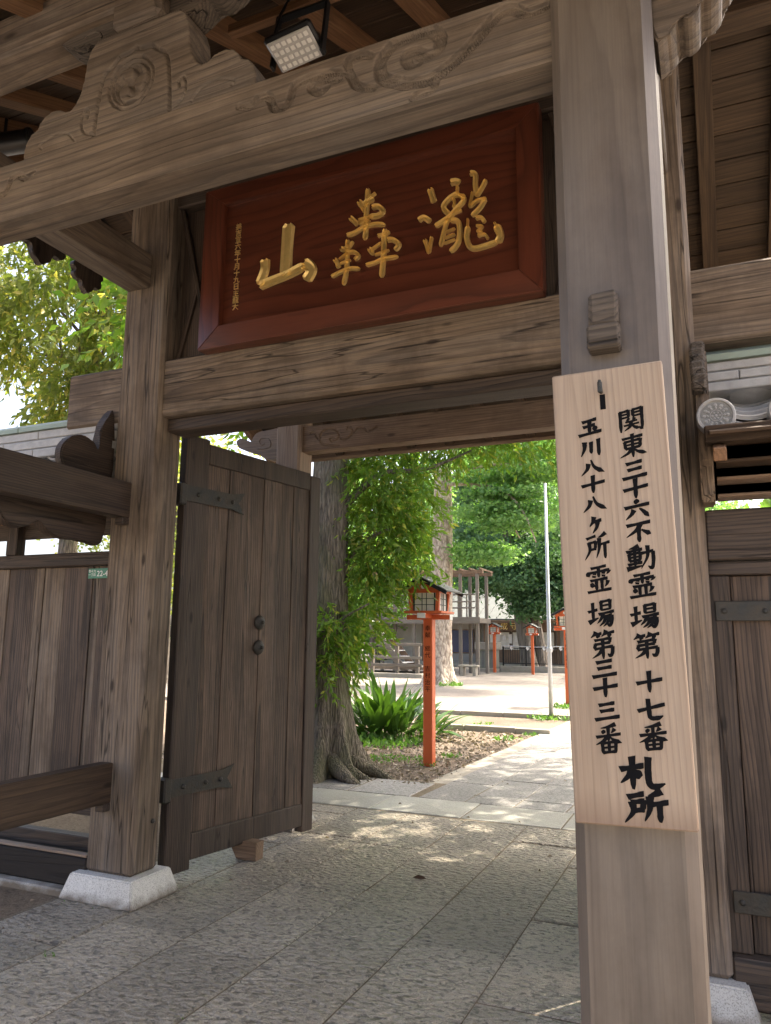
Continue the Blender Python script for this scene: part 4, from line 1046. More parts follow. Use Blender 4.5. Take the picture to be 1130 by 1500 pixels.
# left wall
lw = thing('side_wall', 'brown plank side wall under a low tiled roof left of the gate', 'wall', (-5.2, 3.8, 0))
XL0, XL1 = -8.5, -3.5075
box('sill', XL0, XL1, 3.655, 3.80, .03, .205, 'black', lw, .012, axis=0)
box('sill_capping', XL0, XL1, 3.65, 3.70, .207, .222, 'pale', lw, .003, axis=0)
box('inner_sill', XL0, XL1, 3.815, 3.90, .10, .27, 'dark', lw, .006, axis=0)
box('foot_stone', XL0, -3.60, 3.60, 3.84, -.06, .028, 'pale', lw, .01, mat=M['granite'])
box('bottom_rail', XL0, XL1, 3.80, 3.87, .40, .47, 'dark', lw, .005, axis=0)
box('top_rail', XL0, XL1, 3.76, 3.86, 1.962, 2.052, 'dark', lw, .006, axis=0)
x = XL1; i = 0; wl = [.20, .065, .25, .185, .085, .25, .20, .09, .25, .22]
tn = ['dplank', 'old', 'dplank', 'old', 'old', 'dplank', 'old', 'dplank', 'old', 'dplank']
while x > XL0:
    e = max(x-wl[i % 10], XL0)
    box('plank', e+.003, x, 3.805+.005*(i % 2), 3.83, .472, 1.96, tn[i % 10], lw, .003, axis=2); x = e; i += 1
box('back_board', XL0, XL1-.02, 3.83, 3.85, 2.17, 2.50, 'dark', lw, .002, axis=0)
k = 0
x = XL0+.4
while x < XL1+.1:
    box('strut', x, x+.10, 3.77, 3.85, 2.054, 2.30, 'dark', lw, .005); x += 1.18
for k in range(17):
    x = XL1-.10-k*.30
    place('bracket_rafter', to_mesh(box_bm(.05, .70, .06, .004)), wood('rafter', 1), lw, (x, 3.52, 2.30), (radians(20), 0, 0))
for k in range(3):
    place('soffit_board', to_mesh(box_bm(XL1-XL0-.08, .20, .014, .002)), wood('deck', 0), lw, ((XL0+XL1)/2-.06, 3.32+k*.2, 2.35+k*.072), (radians(20), 0, 0))
box('roof_purlin', XL0, XL1-.03, 3.70, 3.86, 2.40, 2.52, 'deck', lw, .006, axis=0)
tiled_slope(lw, -8.3, 17, 3.44, 2.52, 3.8, 3); tiled_slope(lw, -8.3, 17, 4.16, 2.52, 3.8, 3, -1)
ridge(lw, -8.4, XL1-.03, 3.80, 2.70, 2.985, seg=.62, ph=.3)
# dark lobed bargeboards beside the post
LB = [(3.30,2.49),(3.25,2.56),(3.26,2.64),(3.33,2.71),(3.43,2.735),(3.52,2.70),(3.545,2.66),(3.55,2.80),(3.60,2.90),(3.66,2.93),(3.66,2.42),(3.45,2.42)]
sp = smooth_poly([(p[0]-3.45, p[1]-2.6) for p in LB], 3, True)
place('bargeboard', to_mesh(prism_bm([tuple(p) for p in sp], .06, 'YZ', .008)), wood('dark', 1), lw, (-3.60, 3.45, 2.6))
LB2 = [(2.86,2.22),(2.89,2.15),(2.95,2.11),(3.02,2.10),(3.09,2.13),(3.13,2.17),(3.17,2.14),(3.24,2.10),(3.36,2.08),(3.50,2.09),(3.64,2.09),(3.64,2.40),(3.3,2.42),(3.0,2.36),(2.88,2.30)]
sp = smooth_poly([(p[0]-3.25, p[1]-2.2) for p in LB2], 3, True)
place('bargeboard', to_mesh(prism_bm([tuple(p) for p in sp], .07, 'YZ', .008)), wood('dark', 1), lw, (-3.62, 3.25, 2.2))
# address plate
ap = thing('address_plate', 'small green enamel house number plate 22-47 on the left plank wall', 'plate', (-3.71, 3.79, 1.91))
box('plate', -3.80, -3.60, 3.792, 3.797, 1.878, 1.944, 'dark', ap, .002, mat=M['plate_green'])
place('number', text_mesh('22-47', .052, .0006), M['white'], ap, (-3.665, 3.7912, 1.892), (pi/2, 0, 0))
place('street_name', text_mesh('等々力\n一丁目', .021, .0006, 1.1), M['white'], ap, (-3.765, 3.7912, 1.918), (pi/2, 0, 0))
# doorstop
ds = thing('door_wedge', 'small reddish wooden block propped under the open left door', 'door wedge', (-3.0, 4.85, 0))
bm = prism_bm([(-.085, 0), (.07, 0), (.075, .12), (-.10, .12), (-.13, .075)], .10, 'XZ', .004)
place('block', to_mesh(bm), wood('soft', 0), ds, (-3.05, 4.66, .0))

# ------------------------------------------------------------ leaves and trees
def leaf_mesh(P, D, L, W, rng, fold=.25):
    """P base points, D unit directions, L lengths; folded pointed leaves, 4 triangles... 2 quads as tris"""
    n = len(P); r = rng.normal(size=(n, 3)); S_ = np.cross(D, r); S_ /= np.linalg.norm(S_, axis=1)[:, None]+1e-9
    N_ = np.cross(D, S_)
    L = L[:, None]; W = W[:, None]
    v0 = P; v2 = P+D*L-N_*L*.12
    v1 = P+D*L*.45+S_*W+N_*W*fold; v3 = P+D*L*.45-S_*W+N_*W*fold
    V = np.stack([v0, v1, v2, v3], 1).reshape(-1, 3)
    b = np.arange(n)*4
    F = np.stack([np.stack([b, b+1, b+2], 1), np.stack([b, b+2, b+3], 1)], 1).reshape(-1, 3)
    return V, F
def mesh_np(name, V, F, smooth=False):
    me = bpy.data.meshes.new(name); nf = len(F); k = F.shape[1]
    me.vertices.add(len(V)); me.vertices.foreach_set('co', V.astype(np.float32).ravel())
    me.loops.add(nf*k); me.loops.foreach_set('vertex_index', F.astype(np.int32).ravel())
    me.polygons.add(nf); me.polygons.foreach_set('loop_start', np.arange(0, nf*k, k, dtype=np.int32))
    me.update(calc_edges=True); me.validate()
    return me
def shoots(blobs, seed, leafL=.10, leafW=.019, per=12, length=.34, droop=.55):
    """blobs: (x,y,z,rx,ry,rz,n). Twigs start near the blob's shell and droop outwards carrying leaves"""
    rng = np.random.default_rng(seed); P = []; D = []; LL = []
    for (x, y, z, rx, ry, rz, n) in blobs:
        u = rng.normal(size=(n, 3)); u /= np.linalg.norm(u, axis=1)[:, None]
        rad = rng.uniform(.25, 1, n)**.5
        c = np.array((x, y, z))+u*np.array((rx, ry, rz))*rad[:, None]
        d = u.copy(); d[:, 2] = d[:, 2]*.4-droop*rng.uniform(.3, 1.2, n); d += rng.normal(size=(n, 3))*.35
        d /= np.linalg.norm(d, axis=1)[:, None]
        for k in range(per):
            t = (k+.5)/per
            p = c+d*length*t*rng.uniform(.8, 1.2, (n, 1)); p[:, 2] -= droop*length*.45*t*t
            ld = d+rng.normal(size=(n, 3))*.55; ld[:, 2] -= .35
            ld /= np.linalg.norm(ld, axis=1)[:, None]
            P.append(p); D.append(ld); LL.append(leafL*rng.uniform(.65, 1.2, n))
    P = np.concatenate(P); D = np.concatenate(D); LL = np.concatenate(LL)
    return leaf_mesh(P, D, LL, LL*leafW/leafL, rng)
def crown(name, parent, VF, m):
    me = mesh_np(name, *VF); o = place(name, me, m, parent, (0, 0, 0)); o.location = -ORG[parent.name]; o['kind'] = 'stuff'; return o
def trunk_mesh(base, top, r0, r1, flare=0.0, n=36, rows=30, seed=1, bend=.1, lobes=7):
    rng = np.random.default_rng(seed); V = []; ph = rng.uniform(0, 6.28, 4)
    base = np.array(base, float); top = np.array(top, float)
    for j in range(rows+1):
        t = (j/rows)**1.6; p = base+(top-base)*t; h = (top-base)[2]*t
        p = p+np.array((sin(t*5+ph[0])-sin(ph[0]), sin(t*4+ph[1])-sin(ph[1]), 0))*bend*t
        r = r0+(r1-r0)*t
        for k in range(n):
            a = 2*pi*k/n
            lob = (.5+.5*cos(lobes*a+ph[2]+.6*sin(2*a+ph[3])))
            rr = r*(1+.035*sin(5*a+ph[3]+h*.7)+.02*rng.normal()) + flare*math.exp(-h/.28)*(.35+1.0*lob**1.5) + flare*.25*math.exp(-h/.8)*lob
            V.append((p[0]+rr*cos(a), p[1]+rr*sin(a), p[2]))
    V = np.array(V); F = []
    for j in range(rows):
        for k in range(n): F.append((j*n+k, j*n+(k+1) % n, (j+1)*n+(k+1) % n, (j+1)*n+k))
    me = mesh_np('trunk', V, np.array(F))
    for p in me.polygons: p.use_smooth = True
    return me
def add_trunk(t, base, top, r0, r1, m, flare=0.0, seed=1, bend=.1, lobes=7):
    b = Vector(base); me = trunk_mesh((0, 0, 0), tuple(Vector(top)-b), r0, r1, flare, seed=seed, bend=bend, lobes=lobes)
    return place('trunk', me, m, t, b)
def add_branch(t, pts, r0, r1, m, name='branch'):
    b = Vector(pts[0]); P = [Vector(p)-b for p in smooth_poly(pts, 5)]
    rads = [r0+(r1-r0)*i/(len(P)-1) for i in range(len(P))]
    bm = bmesh.new(); bm_tube(bm, P, rads, 8)
    return place(name, to_mesh(bm, smooth=True), m, t, b)

# evergreen oak just behind the open door
t1 = thing('evergreen_tree', 'big evergreen tree with flared mossy roots just behind the open door', 'tree', (-4.24, 7.95, 0))
add_trunk(t1, (-4.18, 7.95, -.05), (-4.32, 7.98, 8.5), .245, .17, M['bark'], .34, seed=5, bend=.03)
for pts, r in (([(-4.0,7.75,.16),(-3.80,7.60,.07),(-3.62,7.52,.0),(-3.5,7.5,-.05)], .11), ([(-4.1,7.7,.12),(-4.15,7.5,.05),(-4.25,7.3,-.04)], .10),
               ([(-3.95,8.0,.16),(-3.65,8.02,.06),(-3.42,7.98,-.01),(-3.3,7.95,-.05)], .10), ([(-3.95,7.85,.12),(-3.72,7.80,.04),(-3.5,7.8,-.04)], .085)):
    add_branch(t1, pts, r, .02, M['bark'], 'root')
for pts, r in (([(-4.1,7.95,3.0),(-3.7,8.3,3.5),(-3.2,8.6,3.6),(-2.6,8.9,3.9)], .05), ([(-4.1,7.95,2.2),(-3.8,8.2,2.7),(-3.4,8.5,2.9)], .035),
               ([(-4.12,7.95,4.8),(-3.2,8.8,6.0),(-1.8,9.6,7.0)], .08), ([(-4.12,7.95,5.2),(-5.0,8.8,6.4),(-6.0,10,7.2)], .08), ([(-4.1,7.9,1.4),(-3.9,7.7,1.7),(-3.6,7.8,1.9)], .02)):
    add_branch(t1, pts, r, .01, M['bark'])
near = [(-3.86,8.4,3.4,.30,.5,.5,105), (-3.66,8.6,3.6,.38,.5,.38,100), (-3.84,8.5,2.85,.27,.45,.5,115), (-3.60,8.6,2.95,.30,.4,.42,95), (-3.76,8.4,2.55,.30,.35,.28,80),
        (-3.42,8.7,3.25,.22,.35,.30,40), (-3.45,8.6,2.55,.20,.3,.25,40), (-3.92,8.3,2.15,.24,.3,.35,75), (-3.92,8.2,1.8,.24,.3,.25,50), (-4.0,8.0,1.6,.24,.25,.28,50),
        (-4.16,7.66,1.75,.28,.16,.25,60), (-4.20,7.62,1.4,.26,.14,.28,60), (-4.0,7.9,1.35,.16,.2,.2,24), (-2.9,8.9,3.98,.7,.4,.12,60), (-2.1,9.1,4.02,.7,.4,.11,50),
        (-3.7,8.9,4.15,1.3,.8,.33,140), (-4.0,8.7,3.95,.5,.6,.35,50)]
crown('low_foliage', t1, shoots(near, 11, .105, .017, 13, .34, .6), M['leaf'])
top = []
rg = random.Random(3)
for i in range(80):
    a = rg.uniform(0, 6.28); r = rg.uniform(0, 1)**.5
    top.append((-4.3+3.6*r*cos(a), 9.4+3.3*r*sin(a), 7.0+rg.uniform(-1.5, 1.6), .9, .9, .55, 36))
def blocks_patch(x, y, z):
    k = z/math.tan(SUN_EL); return math.hypot(x-k*sin(SUN_AZ)+2.5, y-k*cos(SUN_AZ)-5.72) < 1.1
top = [q for q in top if not blocks_patch(*q[:3])]
crown('crown', t1, shoots(top, 12, .19, .045, 9, .5, .35), M['leaf'])

# tree over the left wall
t2 = thing('evergreen_tree', 'leafy tree with yellow-green drooping foliage above the left side wall', 'tree', (-10.8, 10.2, 0))
add_trunk(t2, (-10.8, 10.2, -.05), (-10.4, 10.0, 8.8), .20, .09, M['bark'], .15, seed=8, bend=.15)
bl = []
rg = random.Random(21)
for i in range(62):
    a = rg.uniform(0, 6.28); e = rg.uniform(-.9, 1)
    rr = 2.45*math.sqrt(max(0, 1-e*e*.6))*rg.uniform(.35, 1)
    bl.append((-10.5+rr*cos(a)*1.05, 9.9+rr*sin(a)*.8, 7.2+e*2.1, .72, .6, .45, 36))
for (x, y, z) in ((-9.6,9.4,5.9),(-10.2,9.4,6.2),(-9.1,9.5,5.4),(-10.9,9.4,6.6),(-9.3,9.4,6.9),(-11.6,9.5,7.4),(-12.2,9.6,8.0),(-9.9,9.4,5.3),(-9.4,9.4,5.6),(-10.5,9.3,5.5),(-9.0,9.4,6.3),(-11.9,9.5,6.9)): bl.append((x, y, z, .5, .5, .4, 34))
bl = [q for q in bl if not (q[0]/q[1] < -1.10 and q[2] < 6.7)]
for (x, y, z, *_q) in bl[::4]: add_branch(t2, [(-10.6,10.1,5.0+rg.random()*2), ((x-10.6)/2, (y+10.1)/2, z-.2), (x, y, z)], .04, .008, M['bark'])
crown('crown', t2, shoots(bl, 22, .17, .034, 12, .45, .85), M['leaf_top'])

# unseen tree to the right of the path, its crown placed to shade the path
t3 = thing('evergreen_tree', 'unseen tall evergreen tree beyond the gate, its crown placed to shade the path', 'tree', (2.4, 13.0, 0))
add_trunk(t3, (2.4, 13.0, -.05), (1.6, 13.2, 9.5), .25, .1, M['bark'], .2, seed=9, bend=.2)
bl = []; GAPS = [(-2.5, 5.72, .60), (-1.9, 9.6, .45), (-1.0, 9.7, .4), (-4.6, 11.6, .7), (-3.6, 9.6, .3)]  # openings shaped in the crown so sun patches reach the ground
def in_gap(x, y, z, pad=.45):
    k = z/math.tan(SUN_EL); gx, gy = x-k*sin(SUN_AZ), y-k*cos(SUN_AZ)
    return any(math.hypot(gx-a_, gy-b_) < r_+pad for a_, b_, r_ in GAPS)
while len(bl) < 150:
    a = rg.uniform(0, 6.28); r = rg.uniform(0, 1)**.5
    p = (-.1+4.6*r*cos(a), 11.1+3.3*r*sin(a), 7.8+rg.uniform(-1.2, 1.5))
    if in_gap(*p): continue
    bl.append((*p, .8, .75, .45, 30))
V, F = shoots(bl, 32, .20, .052, 9, .45, .35)
crown('crown', t3, (V, F), M['leaf'])

# clustered foliage for the more distant trees
def clump_leaves(centers, seed, size, n, spread, flat=.5, dirz=-.2):
    rng = np.random.default_rng(seed); C = np.array(centers, float)
    idx = rng.integers(0, len(C), n)
    off = rng.normal(size=(n, 3))*spread; off[:, 2] *= flat
    P = C[idx]+off
    D = rng.normal(size=(n, 3)); D[:, 2] = D[:, 2]*.5+dirz; D /= np.linalg.norm(D, axis=1)[:, None]
    L = size*rng.uniform(.6, 1.3, n)
    return leaf_mesh(P, D, L, L*.34, rng)
def ell_centers(cx, cy, cz, rx, ry, rz, n, seed, lo=-.8):
    rng = np.random.default_rng(seed); u = rng.normal(size=(n*3, 3)); u /= np.linalg.norm(u, axis=1)[:, None]; u = u[u[:, 2] > lo][:n]
    r = rng.uniform(.55, 1, len(u))[:, None]
    return np.array((cx, cy, cz))+u*r*np.array((rx, ry, rz))
def far_tree(label, x, y, h, cr, m, seed, size=.3, n=9000, trunkr=.3, lo_h=None, flat=.45, bark=None, spread=.6, ncl=70):
    t = thing('background_tree', label, 'tree', (x, y, 0), 'trees behind the courtyard')
    add_trunk(t, (x, y, -.1), (x+.3, y, h*.85), trunkr, trunkr*.35, bark or M['bark_far'], trunkr*.5, seed=seed, bend=.3)
    cz = h-cr[2] if lo_h is None else lo_h
    cen = ell_centers(x, y, cz, cr[0], cr[1], cr[2], ncl, seed)
    for q in cen[:7]: add_branch(t, [(x+.1, y, max(1.5, cz-cr[2]*.5)), ((x+q[0])/2, (y+q[1])/2, (cz+q[2])/2), tuple(q)], trunkr*.3, .02, bark or M['bark_far'])
    crown('crown', t, clump_leaves(cen, seed+1, size, n, spread, flat), m)
    return t
# old pale trunk with a lopped top and fresh side branches
t4 = thing('lopped_tree', 'old tree with a pale sunlit trunk behind the nearest orange lantern', 'tree', (-8.85, 25.2, 0))
add_trunk(t4, (-8.95, 25.2, -.1), (-8.8, 25.2, 7.6), .46, .30, M['bark_pale'], .25, seed=13, bend=.05, lobes=5)
BR = [[(-8.7,25.1,7.1),(-7.9,25,7.4),(-6.6,24.8,7.5),(-4.8,24.6,7.25)], [(-8.7,25.1,7.0),(-7.6,25,6.9),(-6.4,24.8,6.5),(-5.7,24.6,5.7),(-5.3,24.5,4.7)], [(-8.8,25.2,7.2),(-9.4,25.5,8.2),(-10.2,26,9.2)], [(-8.8,25.2,7.4),(-8.2,25.4,8.6),(-7.4,25.6,9.6)],
      [(-7.6,25,6.9),(-6.6,25.4,6.0),(-6.1,25.6,5.0)], [(-8.75,25.2,7.3),(-8.3,24.9,7.8),(-8.0,24.8,7.5)]]
for p in BR: add_branch(t4, p, .085, .02, M['bark_pale'])
cen = []
rg = random.Random(5)
for i in range(52): cen.append((rg.uniform(-7.9, -3.4), rg.uniform(24.0, 26.5), rg.choice([8.2, 7.7, 7.1])+rg.uniform(-.12, .12)))
for i in range(26): cen.append((rg.uniform(-7.7, -5.4), rg.uniform(24.2, 26), rg.choice([6.5, 5.9, 5.4])+rg.uniform(-.12, .12)))
for i in range(14): cen.append((rg.uniform(-8.1, -6.6), rg.uniform(24.9, 26), rg.uniform(4.2, 4.8)))
for i in range(10): cen.append((rg.uniform(-9.9, -9.5), rg.uniform(25.6, 26.4), rg.uniform(6.2, 8.2)))
for i in range(34): cen.append((rg.uniform(-11, -4), rg.uniform(23.5, 27), rg.uniform(8.6, 10.8)))
crown('crown', t4, clump_leaves(cen, 41, .15, 30000, .38, .22), M['leaf_bright'])

# cedar with two stems behind the fence
t5 = thing('cedar_tree', 'dark double-stemmed cedar behind the black fence', 'tree', (-9.6, 40.5, 0))
add_trunk(t5, (-9.15, 40.3, -.1), (-11.4, 40.6, 13), .42, .16, M['bark_far'], .2, seed=15, bend=.1)
add_trunk(t5, (-8.6, 40.8, -.1), (-10.3, 41, 12), .36, .14, M['bark_far'], .2, seed=16, bend=.1)
cen = []
for i in range(150):
    z = rg.uniform(4.4, 15); r = 3.6*(1-.5*(z-4)/11)
    a = rg.uniform(0, 6.28); cen.append((-9.6-.15*(z-4)+r*cos(a)*rg.random()**.4, 40.2+r*sin(a)*.8, z))
for i in range(26): cen.append((rg.uniform(-9.6, -6.4), rg.uniform(38.5, 40.5), rg.uniform(3.0, 6.5)))
crown('crown', t5, clump_leaves(cen, 52, .22, 56000, .45, .55, -.6), M['leaf_dark'])

FT = [('wide spreading tree whose crown shades the far half of the plaza', -1.5, 37.5, 14.5, (8.5,6,2.6), 'leaf_far', 72), ('dark round evergreen far behind the pavilion', -16, 52, 13, (4.5,4,5), 'leaf_far', 61), ('bright green tree rising behind the office roof', -12, 56, 15, (5,4,6), 'leaf_bright', 62),
      ('shady tree beyond the right end of the fence', -6.2, 50, 12, (3.6,3,5), 'leaf_dark', 63), ('tall green tree at the back left of the court', -22, 50, 15, (5.5,4,6.5), 'leaf_far', 64),
      ('spreading light green tree behind the cedar', -9, 62, 17, (6,4,7.5), 'leaf_far', 65), ('tall tree behind the near foliage at the left', -28, 56, 16, (6,4,7), 'leaf_far', 66),
      ('high crown far behind the pale trunk', -17, 64, 19, (6.5,4,8), 'leaf_bright', 67), ('broad tree behind the right side wall', 4.5, 12.5, 7.5, (3.5,2.2,3.2), 'leaf_far', 68),
      ('far tree at the right edge of the gate opening', -2.5, 58, 15, (5,4,6.5), 'leaf_bright', 69), ('green tree behind the left side wall roof', -17.5, 21, 9, (3.6,3,3.8), 'leaf_top', 70),
      ('low bushy tree behind the pavilion stairs', -19.5, 43, 8, (3.8,3,3.6), 'leaf_far', 71)]
for i, (lab, x, y, h, cr, m, sd_) in enumerate(FT):
    far_tree(lab, x, y, h, cr, M[m], sd_, .26 if y > 30 else .16, 13000, .3)

# wooded slope closing the view far behind
rng = np.random.default_rng(77)
n = 26000
P = np.stack([rng.uniform(-60, 22, n), rng.uniform(74, 82, n), rng.uniform(0, 1, n)**.8*15], 1)
P[:, 2] *= .75+.25*np.sin(P[:, 0]*.35)+.12*np.sin(P[:, 0]*1.3)
D = rng.normal(size=(n, 3)); D /= np.linalg.norm(D, axis=1)[:, None]; L = rng.uniform(.6, 1.3, n)
V, F = leaf_mesh(P, D, L, L*.4, rng)
o = place('wood', mesh_np('wood', V, F), M['leaf_far'], None, (0, 0, 0)); o['kind'] = 'stuff'; o['label'] = 'far wood closing the view behind the temple court'; o['category'] = 'wood'

# aspidistra clump
sh = thing('leafy_shrub', 'clump of broad upright glossy leaves between the tree and the orange lantern', 'shrub', (-4.95, 11.6, 0))
def blade_mesh(L, W, bend, seed):
    rg = random.Random(seed); n = 7; V = []; F = []
    for i in range(n+1):
        t = i/n; wv = W*(.10+.90*(sin(pi*min(1, t**.75*1.0))**.8)) if t < 1 else .002
        if t < .18: wv = W*.12
        x = bend*t*t*L; z = L*(t-.25*bend*t*t)
        tw = .25*t*rg.uniform(.8, 1.2)
        for s, dz in ((-1, .25), (0, 0), (1, .25)): V.append((x-dz*wv*.5, s*wv, z+s*tw*wv*.3))
    for i in range(n):
        for k in range(2): a = i*3+k; F.append((a, a+1, a+4, a+3))
    me = bpy.data.meshes.new('blade'); me.from_pydata(V, [], F); me.materials.append(M['blade'])
    for p in me.polygons: p.use_smooth = True
    return me
BL = [blade_mesh(L*.98, .056, b, i) for i, (L, b) in enumerate([(.82,.25),(.75,.5),(.7,.8),(.9,.15),(.62,1.0),(.78,.35)])]
rg = random.Random(9)
for i in range(300):
    a = rg.uniform(0, 6.28); r = rg.uniform(0, 1)**.6
    o = bpy.data.objects.new('leaf_blade', rg.choice(BL)); COL.objects.link(o); o.parent = sh
    o.location = (r*.92*cos(a)-.08, r*.75*sin(a), -.02+.10*(1-r)); s = rg.uniform(.75, 1.15)*(1.05-.25*r); o.scale = (s, s*rg.uniform(.9, 1.3), s)
    o.rotation_euler = (rg.uniform(-.25, .25), r*rg.uniform(.25, 1.0), a+rg.uniform(-.5, .5))
# weeds and litter
def scatter_tufts(name, label, spots, seed, m, cat):
    rng = np.random.default_rng(seed); P = []; D = []; L = []
    for (x, y, r, n, s) in spots:
        a = rng.uniform(0, 6.28, n); q = r*rng.uniform(0, 1, n)**.5
        P.append(np.stack([x+q*np.cos(a), y+q*np.sin(a)*1.3, np.full(n, -.02)+rng.uniform(0, s*.5, n)], 1))
        d = rng.normal(size=(n, 3)); d[:, 2] = np.abs(d[:, 2])+.3; d /= np.linalg.norm(d, axis=1)[:, None]; D.append(d); L.append(np.full(n, s)*rng.uniform(.6, 1.3, n))
    P, D, L = map(np.concatenate, (P, D, L)); V, F = leaf_mesh(P, D, L, L*.25, rng)
    o = place(name, mesh_np(name, V, F), m, None, (0, 0, 0)); o['kind'] = 'stuff'; o['label'] = label; o['category'] = cat
scatter_tufts('weeds', 'small green weeds sprouting along the planting bed and path edge', [(-4.6,10.6,.55,300,.09),(-5.2,10.9,.5,200,.10),(-3.6,9.3,.2,60,.05),(-4.0,9.2,.25,90,.05),(-3.3,9.8,.12,40,.05),(-3.05,15.3,.35,120,.09),(-3.4,15.6,.3,70,.07),(-3.1,11.9,.2,50,.06),(-4.0,13.6,.2,40,.06),(-4.15,7.45,.12,50,.06),(-3.3,18.0,.3,90,.1),(-3.35,9.05,.12,40,.04),(-8.3,24.6,.4,90,.14),(-2.9,12.6,.15,40,.05),(-3.02,2.95,.035,26,.022),(-2.57,3.33,.03,16,.015),(-3.5,3.50,.05,30,.02),(-3.3,3.52,.05,26,.018),(-2.05,2.7,.02,12,.014)], 5, M['weed'], 'weeds')
rng = np.random.default_rng(15); n = 5200
P = np.stack([rng.uniform(-7, -2.9, n), 7.7+rng.uniform(0, 1, n)**1.3*5.1, np.full(n, -.022)+rng.uniform(0, .012, n)], 1)
D = rng.normal(size=(n, 3)); D[:, 2] *= .15; D /= np.linalg.norm(D, axis=1)[:, None]; L = rng.uniform(.03, .075, n)
V, F = leaf_mesh(P, D, L, L*.28, rng, 1.0)
V[:, 2] = np.maximum(V[:, 2], -.026)
o = place('fallen_leaves', mesh_np('fallen_leaves', V, F), M['litter'], None, (0, 0, 0)); o['kind'] = 'stuff'; o['label'] = 'dry fallen leaves scattered over the bare planting bed'; o['category'] = 'fallen leaves'
n = 90
P = np.stack([rng.uniform(-4.2, -.3, n), rng.uniform(3, 12, n), np.full(n, .006)], 1)
D = rng.normal(size=(n, 3)); D[:, 2] *= .1; D /= np.linalg.norm(D, axis=1)[:, None]; L = rng.uniform(.015, .045, n)
V, F = leaf_mesh(P, D, L, L*.3, rng, 1.0); V[:, 2] = np.maximum(V[:, 2], .003)
o = place('leaf_scraps', mesh_np('leaf_scraps', V, F), M['litter'], None, (0, 0, 0)); o['kind'] = 'stuff'; o['label'] = 'few brown leaf scraps blown over the paving stones'; o['category'] = 'fallen leaves'
bl_ = thing('fallen_leaf', 'single curled brown leaf on the gate floor stones', 'leaf', (-1.83, 4.78, .002))
me = bpy.data.meshes.new('leaf'); me.from_pydata([(-.045,0,.004),(-.015,.022,.016),(.02,.02,.014),(.05,0,.006),(.02,-.02,.002),(-.015,-.022,.003),(0,0,.0)], [], [(0,1,6),(1,2,6),(2,3,6),(3,4,6),(4,5,6),(5,0,6)])
place('leaf', me, simple('brown_leaf', (.07, .035, .02), .6), bl_, (-1.83, 4.78, .004))

